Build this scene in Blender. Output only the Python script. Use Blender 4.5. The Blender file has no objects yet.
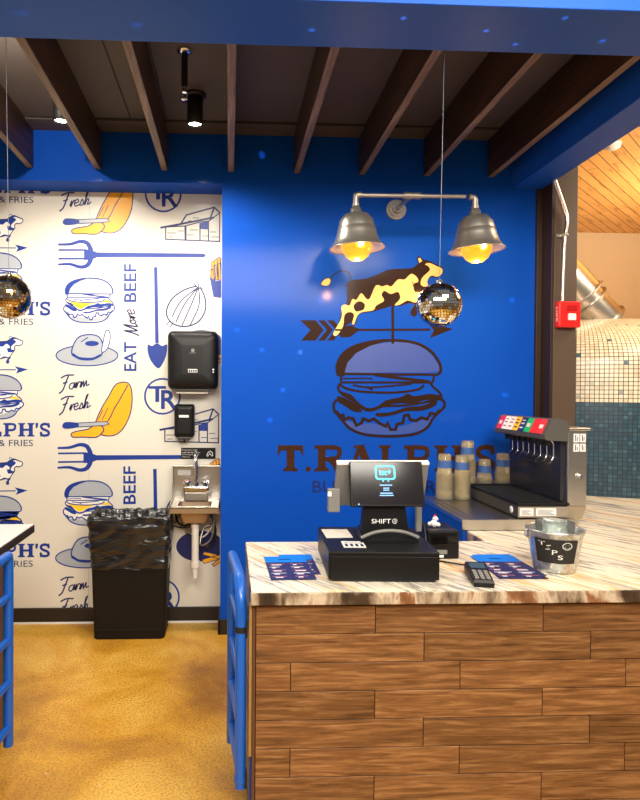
import bpy, math, random
from mathutils import Vector, Matrix
from mathutils.geometry import tessellate_polygon
random.seed(7)
PI = math.pi
C = bpy.context.scene.collection
S = bpy.context.scene

# ------------------------------------------------------------------ camera
CAM_H, FPX, CX, CY = 1.6, 600.0, 254.07, 398.67
def cam_axes():
    yaw, pit, rol = .0410, -.0126, -.0061
    cy, sy, cp, sp, cr, sr = math.cos(yaw), math.sin(yaw), math.cos(pit), math.sin(pit), math.cos(rol), math.sin(rol)
    F = Vector((sy*cp, cy*cp, sp)); R0 = Vector((cy, -sy, 0)); U0 = R0.cross(F)
    return R0*cr - U0*sr, R0*sr + U0*cr, F
AR, AU, AF = cam_axes()
cd = bpy.data.cameras.new('camera'); cam = bpy.data.objects.new('camera', cd); C.objects.link(cam)
cam.matrix_world = Matrix(((AR.x, AU.x, -AF.x, 0), (AR.y, AU.y, -AF.y, 0), (AR.z, AU.z, -AF.z, CAM_H), (0, 0, 0, 1)))
cd.sensor_fit = 'VERTICAL'; cd.sensor_height = 24; cd.lens = 24*FPX/800
cd.shift_x = (320-CX)/800; cd.shift_y = (CY-400)/800; cd.clip_start = .02
S.camera = cam

def on_y(px, py, Y):          # a measured picture point laid on the wall plane at depth Y
    d = AF*FPX + AR*(px-CX) - AU*(py-CY); t = Y/d.y
    return (d.x*t, CAM_H + d.z*t)

# ------------------------------------------------------------------ light
S.view_settings.view_transform = 'Standard'; S.view_settings.look = 'None'
S.view_settings.gamma = 1; S.view_settings.use_curve_mapping = False
S.view_settings.exposure = 0.3
w = bpy.data.worlds.new('world'); S.world = w; w.use_nodes = True
w.node_tree.nodes['Background'].inputs[0].default_value = (1.0, .93, .84, 1)
w.node_tree.nodes['Background'].inputs[1].default_value = .17

def area(name, loc, target, size, power, col, sy=None):
    l = bpy.data.lights.new(name, 'AREA'); l.energy = power; l.color = col; l.shape = 'RECTANGLE'; l.size = size; l.size_y = sy or size
    o = bpy.data.objects.new(name, l); C.objects.link(o); o.location = loc
    o.rotation_euler = (Vector(target)-Vector(loc)).to_track_quat('-Z', 'Y').to_euler(); return o
def spot(name, loc, target, deg, power, col, rad=.03, blend=.4):
    l = bpy.data.lights.new(name, 'SPOT'); l.energy = power; l.color = col; l.spot_size = math.radians(deg); l.spot_blend = blend; l.shadow_soft_size = rad
    o = bpy.data.objects.new(name, l); C.objects.link(o); o.location = loc
    o.rotation_euler = (Vector(target)-Vector(loc)).to_track_quat('-Z', 'Y').to_euler(); return o
area('dining_room_light', (.6, -1.0, 3.25), (.7, 3.2, 1.1), 2.4, 128, (1, .93, .82), .8)
area('order_area_light', (-.7, .3, 3.2), (-.5, 3.4, .8), .9, 34, (1, .92, .8), .5)
area('counter_light', (1.4, .9, 3.2), (1.3, 2.6, .8), .9, 37, (1, .9, .76), .5)
area('kitchen_light', (3.6, 3.3, 3.4), (3.4, 5.5, 1.4), 1.4, 62, (1, .82, .58), 1.0)
spot('mural_wash', (-1.10, 2.62, 3.16), (-.95, 3.93, 2.75), 95, 34, (1, .93, .82), .03, .5)
area('kitchen_ceiling_wash', (4.6, 5.2, 2.65), (4.5, 5.3, 3.6), .9, 38, (1, .84, .6), 1.0)  # unseen upward light added to brighten the plank ceiling

# ------------------------------------------------------------------ materials
def nodes(name):
    m = bpy.data.materials.new(name); m.use_nodes = True
    return m, m.node_tree.nodes, m.node_tree.links, m.node_tree.nodes['Principled BSDF']
def plain(name, col, rough=.5, metal=0, var=.06, scale=6, bump=0, coat=0, coat_r=.1, emis=None, es=0, trans=0, alpha=1, stretch=(1, 1, 1), ior=1.45, spec=.5):
    m, N, L, B = nodes(name)
    tc = N.new('ShaderNodeTexCoord'); mp = N.new('ShaderNodeMapping'); mp.inputs['Scale'].default_value = stretch
    L.new(tc.outputs['Object'], mp.inputs[0])
    nz = N.new('ShaderNodeTexNoise'); nz.inputs['Scale'].default_value = scale; nz.inputs['Detail'].default_value = 5
    L.new(mp.outputs[0], nz.inputs['Vector'])
    mx = N.new('ShaderNodeMix'); mx.data_type = 'RGBA'
    mx.inputs[6].default_value = (*[max(0, c*(1-var)) for c in col], 1); mx.inputs[7].default_value = (*[min(1, c*(1+var)) for c in col], 1)
    L.new(nz.outputs['Fac'], mx.inputs[0]); L.new(mx.outputs[2], B.inputs['Base Color'])
    B.inputs['Roughness'].default_value = rough; B.inputs['Metallic'].default_value = metal
    B.inputs['Coat Weight'].default_value = coat; B.inputs['Coat Roughness'].default_value = coat_r
    B.inputs['Transmission Weight'].default_value = trans; B.inputs['Alpha'].default_value = alpha; B.inputs['IOR'].default_value = ior
    B.inputs['Specular IOR Level'].default_value = spec
    if emis: B.inputs['Emission Color'].default_value = (*emis, 1); B.inputs['Emission Strength'].default_value = es
    if bump:
        b = N.new('ShaderNodeBump'); b.inputs['Strength'].default_value = bump; b.inputs['Distance'].default_value = .01
        L.new(nz.outputs['Fac'], b.inputs['Height']); L.new(b.outputs[0], B.inputs['Normal'])
    return m
def ramp(N, stops):
    r = N.new('ShaderNodeValToRGB'); e = r.color_ramp.elements
    while len(e) < len(stops): e.new(.5)
    for i, (p, c) in enumerate(stops): e[i].position = p; e[i].color = (*c, 1)
    return r
def wood(name, c1, c2, c3, stretch, rough=.5, scale=3, use_attr=False, bump=.3):
    m, N, L, B = nodes(name)
    tc = N.new('ShaderNodeTexCoord'); mp = N.new('ShaderNodeMapping'); mp.inputs['Scale'].default_value = stretch
    if use_attr:
        at = N.new('ShaderNodeAttribute'); at.attribute_name = 'rnd'
        ml = N.new('ShaderNodeVectorMath'); ml.operation = 'SCALE'; ml.inputs[3].default_value = 37.0
        L.new(at.outputs['Color'], ml.inputs[0])
        ad = N.new('ShaderNodeVectorMath'); L.new(tc.outputs['Object'], ad.inputs[0]); L.new(ml.outputs[0], ad.inputs[1])
        L.new(ad.outputs[0], mp.inputs[0])
    else: L.new(tc.outputs['Object'], mp.inputs[0])
    n1 = N.new('ShaderNodeTexNoise'); n1.inputs['Scale'].default_value = scale; n1.inputs['Detail'].default_value = 8; n1.inputs['Roughness'].default_value = .65
    n1.inputs['Distortion'].default_value = .6
    L.new(mp.outputs[0], n1.inputs['Vector'])
    r = ramp(N, [(.28, c1), (.5, c2), (.72, c3)]); L.new(n1.outputs['Fac'], r.inputs[0])
    out = r.outputs[0]
    if use_attr:
        hs = N.new('ShaderNodeHueSaturation'); mr = N.new('ShaderNodeMapRange'); mr.inputs[3].default_value = .8; mr.inputs[4].default_value = 1.2
        sp = N.new('ShaderNodeSeparateColor'); L.new(at.outputs['Color'], sp.inputs[0]); L.new(sp.outputs[0], mr.inputs[0])
        L.new(mr.outputs[0], hs.inputs['Value']); L.new(out, hs.inputs['Color']); out = hs.outputs[0]
    L.new(out, B.inputs['Base Color']); B.inputs['Roughness'].default_value = rough
    b = N.new('ShaderNodeBump'); b.inputs['Strength'].default_value = bump; b.inputs['Distance'].default_value = .003
    L.new(n1.outputs['Fac'], b.inputs['Height']); L.new(b.outputs[0], B.inputs['Normal'])
    return m

BLUE = plain('blue_wall_paint', (.002, .072, .49), .6, var=.05, scale=1.3, coat=.15, coat_r=.14, spec=.10)
BLUE_BEAM = plain('blue_beam_paint', (.003, .075, .46), .6, var=.05, scale=1.0, coat=.12, coat_r=.4, spec=.3)
BLUE_TUBE = plain('blue_gate_enamel', (.006, .11, .52), .35, coat=.3, coat_r=.1, var=.03)
BLUE_CAB = plain('blue_cabinet_laminate', (.006, .06, .34), .3, var=.04)
WHITE_PANEL = plain('mural_white_panel', (.74, .695, .605), .35, var=.02, scale=2, coat=.15, coat_r=.15)
INK = plain('mural_blue_ink', (.008, .036, .27), .4, var=.05)
INK_DK = plain('mural_navy_ink', (.01, .018, .12), .4, var=.05)
ORANGE = plain('mural_orange_ink', (.95, .42, .012), .4, var=.05)
YELLOW = plain('mural_yellow_ink', (1.0, .62, .03), .4, var=.03)
PALE = plain('mural_grey_blue_ink', (.40, .43, .48), .4, var=.05)
PAPERW = plain('mural_white_ink', (.86, .83, .78), .4, var=.02)
BROWN = plain('brown_vinyl', (.026, .010, .005), .6, spec=.12, var=.12, coat=.15, coat_r=.12)
CREAM = plain('cream_vinyl', (.93, .60, .22), .6, spec=.12, var=.04, coat=.15, coat_r=.12)
LETTER = plain('rusty_brown_lettering', (.05, .018, .008), .6, spec=.12, var=.5, scale=25)
BLACK = plain('black_plastic', (.005, .005, .006), .40, spec=.35, var=.1)
BLACKM = plain('matte_black_metal', (.012, .012, .012), .5, var=.1)
BIN = plain('dark_brown_bin_plastic', (.011, .008, .006), .6, var=.1, spec=.2)
STEEL = plain('brushed_stainless', (.60, .57, .52), .28, 1, var=.08, scale=9, stretch=(1, 1, 14))
STEELD = plain('dull_stainless', (.46, .42, .36), .38, 1, var=.1, scale=9, stretch=(14, 1, 1))
CHROME = plain('chrome', (.8, .8, .8), .08, 1, var=.02)
SPUN = plain('spun_aluminium', (.58, .55, .50), .34, .88, var=.12, scale=7, stretch=(5, 5, .6))
PIPE = plain('galvanised_pipe', (.40, .36, .32), .42, .85, var=.2, scale=20)
GALV = None
CEILP = plain('dark_ceiling_board', (.095, .075, .062), .7, var=.12, scale=2)
SEAM = plain('ceiling_seam', (.02, .017, .015), .8)
TRIMD = plain('dark_baseboard', (.022, .015, .011), .45, var=.1)
COLM = plain('brown_post_paint', (.085, .057, .040), .5, var=.1)
COLD = plain('dark_brown_trim', (.028, .014, .008), .45, var=.2)
RED = plain('alarm_red', (.75, .012, .012), .35, var=.03, coat=.3)
WHITE = plain('white_plastic', (.85, .84, .82), .4, var=.02)
CREAMWALL = plain('cream_kitchen_wall', (.80, .62, .40), .7, var=.04, scale=1)
JOIST = wood('dark_stained_joist', (.006, .003, .0015), (.035, .014, .005), (.12, .050, .018), (30, 1.2, 30), .45, 1.6)
JEDGE = wood('worn_joist_edge', (.05, .03, .02), (.17, .11, .07), (.36, .27, .19), (40, 2, 40), .6, 1.6)
TILE = wood('wood_look_tile', (.060, .024, .009), (.205, .088, .030), (.42, .215, .085), (2.8, 10, 40), .42, 1.7, True, .12)
GROUT = plain('dark_grout', (.022, .010, .005), .8)
EDGEW = plain('plywood_edge', (.36, .22, .05), .5, var=.2, scale=20)
EDGEB = plain('brown_edge_trim', (.12, .045, .025), .45, var=.2)
WOODCEIL = None

def floor_mat():
    m, N, L, B = nodes('amber_stained_concrete')
    tc = N.new('ShaderNodeTexCoord')
    n1 = N.new('ShaderNodeTexNoise'); n1.inputs['Scale'].default_value = 1.7; n1.inputs['Detail'].default_value = 6; n1.inputs['Roughness'].default_value = .6; n1.inputs['Distortion'].default_value = .5
    n2 = N.new('ShaderNodeTexNoise'); n2.inputs['Scale'].default_value = 95; n2.inputs['Detail'].default_value = 5; n2.inputs['Roughness'].default_value = .7
    L.new(tc.outputs['Object'], n1.inputs[0]); L.new(tc.outputs['Object'], n2.inputs[0])
    r1 = ramp(N, [(.30, (.38, .16, .020)), (.5, (.72, .37, .035)), (.68, (.92, .58, .12))]); L.new(n1.outputs[0], r1.inputs[0])
    r2 = ramp(N, [(.36, (.22, .15, .08)), (.49, (.84, .78, .68)), (.60, (1, 1, 1)), (.74, (1.0, 1, 1))]); L.new(n2.outputs[0], r2.inputs[0])
    mx = N.new('ShaderNodeMix'); mx.data_type = 'RGBA'; mx.blend_type = 'MULTIPLY'; mx.inputs[0].default_value = .7
    L.new(r1.outputs[0], mx.inputs[6]); L.new(r2.outputs[0], mx.inputs[7])
    v = N.new('ShaderNodeTexNoise'); v.inputs['Scale'].default_value = 26; v.inputs['Detail'].default_value = 3; L.new(tc.outputs['Object'], v.inputs[0])
    r3 = ramp(N, [(.70, (0, 0, 0)), (.80, (1, 1, 1))]); L.new(v.outputs[0], r3.inputs[0])
    m2 = N.new('ShaderNodeMix'); m2.data_type = 'RGBA'; L.new(r3.outputs[0], m2.inputs[0]); L.new(mx.outputs[2], m2.inputs[6]); m2.inputs[7].default_value = (.80, .60, .30, 1)
    L.new(m2.outputs[2], B.inputs['Base Color']); B.inputs['Roughness'].default_value = .33
    b = N.new('ShaderNodeBump'); b.inputs['Strength'].default_value = .15; b.inputs['Distance'].default_value = .002; L.new(n2.outputs[0], b.inputs['Height']); L.new(b.outputs[0], B.inputs['Normal'])
    return m
FLOOR = floor_mat()
def stone(name, edge=False):
    m, N, L, B = nodes(name)
    tc = N.new('ShaderNodeTexCoord'); mp = N.new('ShaderNodeMapping')
    mp.inputs['Rotation'].default_value = (0, 0, math.radians(56.5)); L.new(tc.outputs['Object'], mp.inputs[0])
    m2 = N.new('ShaderNodeMapping'); m2.inputs['Scale'].default_value = (.36, 4.0, 4.0) if not edge else (2.0, 3.6, 1.2); L.new(mp.outputs[0], m2.inputs[0])
    n1 = N.new('ShaderNodeTexNoise'); n1.inputs['Scale'].default_value = 1.5; n1.inputs['Detail'].default_value = 7; n1.inputs['Roughness'].default_value = .62; n1.inputs['Distortion'].default_value = .35
    L.new(m2.outputs[0], n1.inputs[0])
    if not edge:
        r = ramp(N, [(.29, (.10, .08, .06)), (.35, (.34, .31, .29)), (.40, (.82, .75, .62)), (.455, (.88, .78, .60)), (.475, (.30, .27, .25)), (.495, (.86, .78, .62)), (.545, (.90, .80, .60)), (.575, (.80, .40, .13)), (.60, (.88, .72, .48)), (.64, (.38, .35, .33)), (.67, (.86, .78, .6)), (.73, (.66, .24, .06))])
    else:
        r = ramp(N, [(.34, (.02, .014, .010)), (.42, (.055, .033, .02)), (.48, (.30, .22, .15)), (.53, (.58, .48, .35)), (.58, (.26, .11, .045)), (.66, (.09, .05, .028)), (.75, (.60, .48, .34))])
    L.new(n1.outputs[0], r.inputs[0]); L.new(r.outputs[0], B.inputs['Base Color']); B.inputs['Roughness'].default_value = .22 if not edge else .4
    return m
STONE = stone('streaked_quartzite'); STONE_EDGE = stone('dark_streaked_stone_edge', True)
def plank_ceiling():
    m, N, L, B = nodes('knotty_pine_planks')
    tc = N.new('ShaderNodeTexCoord'); mp = N.new('ShaderNodeMapping'); mp.inputs['Rotation'].default_value = (0, 0, math.radians(-43)); L.new(tc.outputs['Object'], mp.inputs[0])
    br = N.new('ShaderNodeTexBrick'); br.inputs['Scale'].default_value = 1; br.inputs['Brick Width'].default_value = 3.0; br.inputs['Row Height'].default_value = .095; br.inputs['Mortar Size'].default_value = .004
    br.inputs['Color1'].default_value = (.92, .52, .16, 1); br.inputs['Color2'].default_value = (.80, .42, .12, 1); br.inputs['Mortar'].default_value = (.16, .06, .02, 1)
    L.new(mp.outputs[0], br.inputs[0])
    n = N.new('ShaderNodeTexNoise'); m2 = N.new('ShaderNodeMapping'); m2.inputs['Scale'].default_value = (1.2, 9, 1); L.new(mp.outputs[0], m2.inputs[0]); L.new(m2.outputs[0], n.inputs[0]); n.inputs['Scale'].default_value = 2.5; n.inputs['Detail'].default_value = 6
    r = ramp(N, [(.3, (.55, .42, .3)), (.45, (.95, .92, .9)), (.7, (1, 1, 1))]); L.new(n.outputs[0], r.inputs[0])
    mx = N.new('ShaderNodeMix'); mx.data_type = 'RGBA'; mx.blend_type = 'MULTIPLY'; mx.inputs[0].default_value = 1; L.new(br.outputs[0], mx.inputs[6]); L.new(r.outputs[0], mx.inputs[7])
    L.new(mx.outputs[2], B.inputs['Base Color']); B.inputs['Roughness'].default_value = .45
    return m
def oven_mat():
    m, N, L, B = nodes('oven_mosaic')
    uv = N.new('ShaderNodeUVMap'); uv.uv_map = 'UVMap'
    sc = N.new('ShaderNodeVectorMath'); sc.operation = 'SCALE'; sc.inputs[3].default_value = 1/.0285; L.new(uv.outputs[0], sc.inputs[0])
    fl = N.new('ShaderNodeVectorMath'); fl.operation = 'FLOOR'; L.new(sc.outputs[0], fl.inputs[0])
    fr = N.new('ShaderNodeVectorMath'); fr.operation = 'FRACTION'; L.new(sc.outputs[0], fr.inputs[0])
    wn = N.new('ShaderNodeTexWhiteNoise'); wn.noise_dimensions = '2D'; L.new(fl.outputs[0], wn.inputs['Vector'])
    s = N.new('ShaderNodeSeparateXYZ'); L.new(fr.outputs[0], s.inputs[0]); s2 = N.new('ShaderNodeSeparateXYZ'); L.new(uv.outputs[0], s2.inputs[0])
    def mth(op, a, b):
        n = N.new('ShaderNodeMath'); n.operation = op
        for i, q in enumerate((a, b)):
            if isinstance(q, (int, float)): n.inputs[i].default_value = q
            else: L.new(q, n.inputs[i])
        return n.outputs[0]
    g = mth('MAXIMUM', mth('GREATER_THAN', s.outputs[0], .84), mth('GREATER_THAN', s.outputs[1], .84))
    rb = ramp(N, [(0, (.018, .055, .095)), (.5, (.024, .075, .115)), (.9, (.034, .10, .14)), (1, (.05, .13, .16))]); L.new(wn.outputs['Value'], rb.inputs[0])
    rw = ramp(N, [(0, (.72, .56, .38)), (.6, (.88, .74, .56)), (.984, (.82, .70, .5)), (.988, (.05, .12, .16))]); rw.color_ramp.interpolation = 'LINEAR'; L.new(wn.outputs['Value'], rw.inputs[0])
    up = mth('GREATER_THAN', s2.outputs[1], 1.5395)
    m1 = N.new('ShaderNodeMix'); m1.data_type = 'RGBA'; L.new(up, m1.inputs[0]); L.new(rb.outputs[0], m1.inputs[6]); L.new(rw.outputs[0], m1.inputs[7])
    m2 = N.new('ShaderNodeMix'); m2.data_type = 'RGBA'; L.new(g, m2.inputs[0]); L.new(m1.outputs[2], m2.inputs[6]); m2.inputs[7].default_value = (.025, .022, .02, 1)
    L.new(m2.outputs[2], B.inputs['Base Color']); B.inputs['Roughness'].default_value = .3
    return m
def halftone(name, c1, c2):
    m, N, L, B = nodes(name)
    tc = N.new('ShaderNodeTexCoord'); mp = N.new('ShaderNodeMapping'); mp.inputs['Rotation'].default_value = (0, math.radians(45), 0); L.new(tc.outputs['Object'], mp.inputs[0])
    v = N.new('ShaderNodeTexVoronoi'); v.inputs['Scale'].default_value = 170; v.inputs['Randomness'].default_value = 0; L.new(mp.outputs[0], v.inputs[0])
    r = ramp(N, [(.33, c2), (.43, c1)]); L.new(v.outputs['Distance'], r.inputs[0]); L.new(r.outputs[0], B.inputs['Base Color']); B.inputs['Roughness'].default_value = .42
    return m
HALF = halftone('halftone_dots_on_blue', (.012, .09, .46), (.075, .03, .07))
def galv():
    m, N, L, B = nodes('galvanised_zinc')
    tc = N.new('ShaderNodeTexCoord'); v = N.new('ShaderNodeTexVoronoi'); v.inputs['Scale'].default_value = 90; L.new(tc.outputs['Object'], v.inputs[0])
    r = ramp(N, [(0, (.34, .36, .36)), (1, (.72, .74, .72))]); L.new(v.outputs['Color'], r.inputs[0]); L.new(r.outputs[0], B.inputs['Base Color'])
    B.inputs['Metallic'].default_value = .85; B.inputs['Roughness'].default_value = .36
    return m
GALV = galv(); WOODCEIL = plank_ceiling(); OVEN = oven_mat()
def bagmat():
    m, N, L, B = nodes('black_bin_liner')
    tc = N.new('ShaderNodeTexCoord'); mp = N.new('ShaderNodeMapping'); mp.inputs['Scale'].default_value = (1.5, 1.5, 8); mp.inputs['Rotation'].default_value = (0, .32, 0); L.new(tc.outputs['Object'], mp.inputs[0])
    n = N.new('ShaderNodeTexNoise'); n.inputs['Scale'].default_value = 1.9; n.inputs['Detail'].default_value = 2; n.inputs['Distortion'].default_value = .8; L.new(mp.outputs[0], n.inputs[0])
    b = N.new('ShaderNodeBump'); b.inputs['Strength'].default_value = .8; b.inputs['Distance'].default_value = .03; L.new(n.outputs[0], b.inputs['Height']); L.new(b.outputs[0], B.inputs['Normal'])
    B.inputs['Base Color'].default_value = (.012, .012, .013, 1); B.inputs['Roughness'].default_value = .24; B.inputs['Specular IOR Level'].default_value = .7
    return m
BAG = bagmat()
GLASSAMB = plain('amber_glowing_bulb', (.45, .16, .015), .2, emis=(1, .30, .015), es=1.25, var=.02)
HOTCORE = plain('bulb_filament', (1, .8, .4), .3, emis=(1, .72, .28), es=260)
LEDW = plain('downlight_lens', (1, 1, 1), .3, emis=(1, .95, .86), es=30)
MIRROR = plain('mirror_tile', (.9, .88, .85), .04, 1, var=.03)
GOLDMIR = plain('amber_mirror_tile', (.60, .42, .20), .06, 1, var=.2)
BALLCORE = plain('ball_core', (.02, .02, .02), .6)
WIRE = plain('hanging_wire', (.16, .17, .20), .4, .6)
SCREEN = plain('dark_display_glass', (.010, .008, .010), .12, var=.1)
CYAN = plain('screen_cyan_logo', (.05, .7, .9), .4, emis=(.05, .65, .95), es=1.6)
SCRTXT = plain('screen_blue_text', (.2, .4, .8), .4, emis=(.12, .35, .8), es=.9)
GREYP = plain('grey_plastic', (.20, .195, .18), .45, var=.05)
GREYD = plain('dark_grey_plastic', (.04, .039, .037), .4, var=.05)
SPLASH = plain('dark_splash_panel', (.05, .05, .065), .25, .6, var=.2, scale=5)
MENUB = plain('menu_blue_print', (.008, .20, .80), .35); MENUN = plain('menu_navy_print', (.025, .025, .10), .35); MENUT = plain('menu_white_print', (.75, .68, .72), .5)
MENUR = plain('menu_pink_print', (.45, .14, .16), .5)
CUP = plain('clear_tan_plastic_cup', (.86, .77, .55), .1, var=.05, trans=.8, ior=1.25)
CUPB = plain('cup_blue_print', (.08, .19, .55), .3, trans=.4)
PVC = plain('white_drain_pipe', (.80, .76, .68), .4)
SINKB = plain('sink_bowl_underside', (.42, .30, .20), .4, .8, var=.1)
CHALK = plain('chalkboard', (.016, .014, .013), .7); CHALKW = plain('chalk_line', (.8, .8, .76), .8)
LBLS = [plain('soda_label_'+n, c, .35, emis=c, es=.25) for n, c in (('crimson', (.62, .02, .09)), ('white', (.85, .80, .76)), ('cream', (.82, .76, .70)), ('yellow', (.92, .50, .02)), ('navy', (.01, .02, .12)), ('green', (.01, .42, .12)), ('red', (.78, .02, .015)), ('bright_red', (.85, .03, .03)))]
CLEAR = plain('clear_plastic', (.9, .95, .92), .08, var=0, trans=.92, ior=1.15)
GLAREW = plain('pale_stone_top_glare', (.80, .79, .77), .16, var=.08, scale=3)  # glare on the white marble top is put into this pale colour
CABLE = plain('black_cable', (.01, .01, .01), .4)
BEIGEF = plain('brown_leg_paint', (.10, .055, .045), .5)

# ------------------------------------------------------------------ mesh builder
class M:
    def __init__(s): s.v = []; s.f = []; s.mi = []; s.sm = []; s.mats = []; s.col = []; s.T = Matrix.Identity(4)
    def mid(s, m):
        if m not in s.mats: s.mats.append(m)
        return s.mats.index(m)
    def raw(s, vs, fs, m, smooth=False, col=0):
        b = len(s.v); s.v += [tuple(s.T @ Vector(v)) for v in vs]; k = s.mid(m)
        for f in fs: s.f.append([b+i for i in f]); s.mi.append(k); s.sm.append(smooth); s.col.append(col)
        return s
    def box(s, x0, x1, y0, y1, z0, z1, m, bev=0, col=0):
        if bev <= 0:
            vs = [(x, y, z) for z in (z0, z1) for y in (y0, y1) for x in (x0, x1)]
            return s.raw(vs, [(0, 2, 3, 1), (4, 5, 7, 6), (0, 1, 5, 4), (2, 6, 7, 3), (0, 4, 6, 2), (1, 3, 7, 5)], m, False, col)
        import bmesh
        bm = bmesh.new(); bmesh.ops.create_cube(bm, size=1)
        for v in bm.verts: v.co = Vector(((x0+x1)/2 + v.co.x*(x1-x0), (y0+y1)/2 + v.co.y*(y1-y0), (z0+z1)/2 + v.co.z*(z1-z0)))
        bmesh.ops.bevel(bm, geom=bm.edges[:], offset=min(bev, abs(x1-x0)*.49, abs(y1-y0)*.49, abs(z1-z0)*.49), segments=3, affect='EDGES', profile=.5)
        bm.verts.index_update()
        s.raw([tuple(v.co) for v in bm.verts], [[v.index for v in f.verts] for f in bm.faces], m, False, col); bm.free(); return s
    def ring(s, c, n, u, v, r, N=16): return [tuple(Vector(c) + u*(r*math.cos(2*PI*i/N)) + v*(r*math.sin(2*PI*i/N))) for i in range(N)]
    def tube(s, pts, r, m, N=12, cap=True, smooth=True):
        pts = [Vector(p) for p in pts]; vs = []; fs = []; n = len(pts); rr = r if isinstance(r, (list, tuple)) else [r]*n
        up = None
        for i, p in enumerate(pts):
            t = ((pts[min(i+1, n-1)]-p).normalized() + (p-pts[max(i-1, 0)]).normalized()).normalized()
            if up is None:
                up = Vector((0, 0, 1)) if abs(t.z) < .9 else Vector((1, 0, 0))
            u = (up - t*up.dot(t)).normalized(); up = u; v = t.cross(u)
            vs += s.ring(p, t, u, v, rr[i], N)
        for i in range(n-1):
            for j in range(N): fs.append((i*N+j, i*N+(j+1) % N, (i+1)*N+(j+1) % N, (i+1)*N+j))
        s.raw(vs, fs, m, smooth)
        if cap: s.raw(vs[:N], [list(range(N))[::-1]], m); s.raw(vs[-N:], [list(range(N))], m)
        return s
    def lathe(s, prof, m, c=(0, 0, 0), N=32, smooth=True, cap0=False, cap1=False):
        vs = [(c[0]+r*math.cos(2*PI*j/N), c[1]+r*math.sin(2*PI*j/N), c[2]+z) for r, z in prof for j in range(N)]
        fs = [(i*N+j, i*N+(j+1) % N, (i+1)*N+(j+1) % N, (i+1)*N+j) for i in range(len(prof)-1) for j in range(N)]
        s.raw(vs, fs, m, smooth)
        if cap0: s.raw(vs[:N], [list(range(N))[::-1]], m)
        if cap1: s.raw(vs[-N:], [list(range(N))], m)
        return s
    def prism(s, poly, axis, a, b, m, smooth=False):   # convex or simple outline extruded along an axis
        n = len(poly)
        def P(q, t): return {'x': (t, q[0], q[1]), 'y': (q[0], t, q[1]), 'z': (q[0], q[1], t)}[axis]
        vs = [P(q, a) for q in poly] + [P(q, b) for q in poly]
        s.raw(vs, [(i, (i+1) % n, n+(i+1) % n, n+i) for i in range(n)], m, smooth)
        tr = tessellate_polygon([[Vector((q[0], q[1], 0)) for q in poly]])
        s.raw(vs, [t for t in tr] + [[n+i for i in t][::-1] for t in tr], m)
        return s
    def build(s, name, parent=None, loc=None, fix=True):
        me = bpy.data.meshes.new(name)
        off = Vector(loc) if loc else Vector((0, 0, 0))
        me.from_pydata([tuple(Vector(v)-off) for v in s.v], [], s.f)
        for m in s.mats: me.materials.append(m)
        me.polygons.foreach_set('material_index', s.mi); me.polygons.foreach_set('use_smooth', s.sm)
        if any(isinstance(c, tuple) for c in s.col):
            at = me.color_attributes.new('rnd', 'FLOAT_COLOR', 'CORNER')
            for p, c in zip(me.polygons, s.col):
                for li in p.loop_indices: at.data[li].color = (*(c if isinstance(c, tuple) else (0, 0, 0)), 1)
        if fix:
            import bmesh
            bm = bmesh.new(); bm.from_mesh(me); bmesh.ops.recalc_face_normals(bm, faces=bm.faces[:]); bm.to_mesh(me); bm.free()
        me.update()
        o = bpy.data.objects.new(name, me); C.objects.link(o)
        if parent: o.parent = parent
        elif loc: o.location = loc
        return o
def loft(m, rings, mat, cap0=True, cap1=False, smooth=True):
    n = len(rings[0]); vs = [p for r in rings for p in r]
    m.raw(vs, [(i*n+j, i*n+(j+1) % n, (i+1)*n+(j+1) % n, (i+1)*n+j) for i in range(len(rings)-1) for j in range(n)], mat, smooth)
    if cap0: m.raw(rings[0], [list(range(n))[::-1]], mat)
    if cap1: m.raw(rings[-1], [list(range(n))], mat)
    return m
def rrect(hx, hy, z, r=.03, k=4, wob=None, nn=10):
    pts = []
    for cx, cy, a0 in ((hx-r, hy-r, 0), (-hx+r, hy-r, 90), (-hx+r, -hy+r, 180), (hx-r, -hy+r, 270)):
        for i in range(k+1):
            a = math.radians(a0+90*i/k); pts.append((cx+r*math.cos(a), cy+r*math.sin(a)))
    out = []
    n = len(pts)
    for i in range(n):
        a, b = pts[i], pts[(i+1) % n]; L_ = math.hypot(a[0]-b[0], a[1]-b[1]); q = (34 if L_ > .3 else (14 if L_ > .1 else 1)) if wob else 1
        for t in range(q): out.append((a[0]+(b[0]-a[0])*t/q, a[1]+(b[1]-a[1])*t/q))
    if not wob: return [(x, y, z) for x, y in out]
    return [(x*(1+wob(x, y, z, 0)), y*(1+wob(x, y, z, 1)), z+wob(x, y, z, 2)) for x, y in out]
def tag(o, label=None, cat=None, group=None, kind=None):
    if label: o['label'] = label
    if cat: o['category'] = cat
    if group: o['group'] = group
    if kind: o['kind'] = kind
    return o
def thing(name, label, cat, loc=(0, 0, 0), rz=0, group=None):
    o = bpy.data.objects.new(name, None); C.objects.link(o); o.location = loc; o.rotation_euler = (0, 0, rz); o.empty_display_size = .05
    return tag(o, label, cat, group)
def part(name, mb, parent, label=None, sub=None):      # mb holds world coordinates; the root may sit anywhere
    o = mb.build(name, parent)
    r = parent
    while r.parent: r = r.parent
    if parent is r: o.matrix_parent_inverse = Matrix.Identity(4)
    if label: o['label'] = label
    return o
def at_root(name, label, cat, base, rz=0, group=None): return thing(name, label, cat, base, rz, group)
def struct(name, mb): return tag(mb.build(name), kind='structure')
def dup(root, loc=None, label=None, group=None):
    r = root.copy(); C.objects.link(r)
    if loc is not None: r.location = loc
    if label: r['label'] = label
    if group: r['group'] = group
    for ch in list(root.children):
        c = ch.copy(); C.objects.link(c); c.parent = r
        for g in ch.children: d = g.copy(); C.objects.link(d); d.parent = c
    return r

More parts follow.
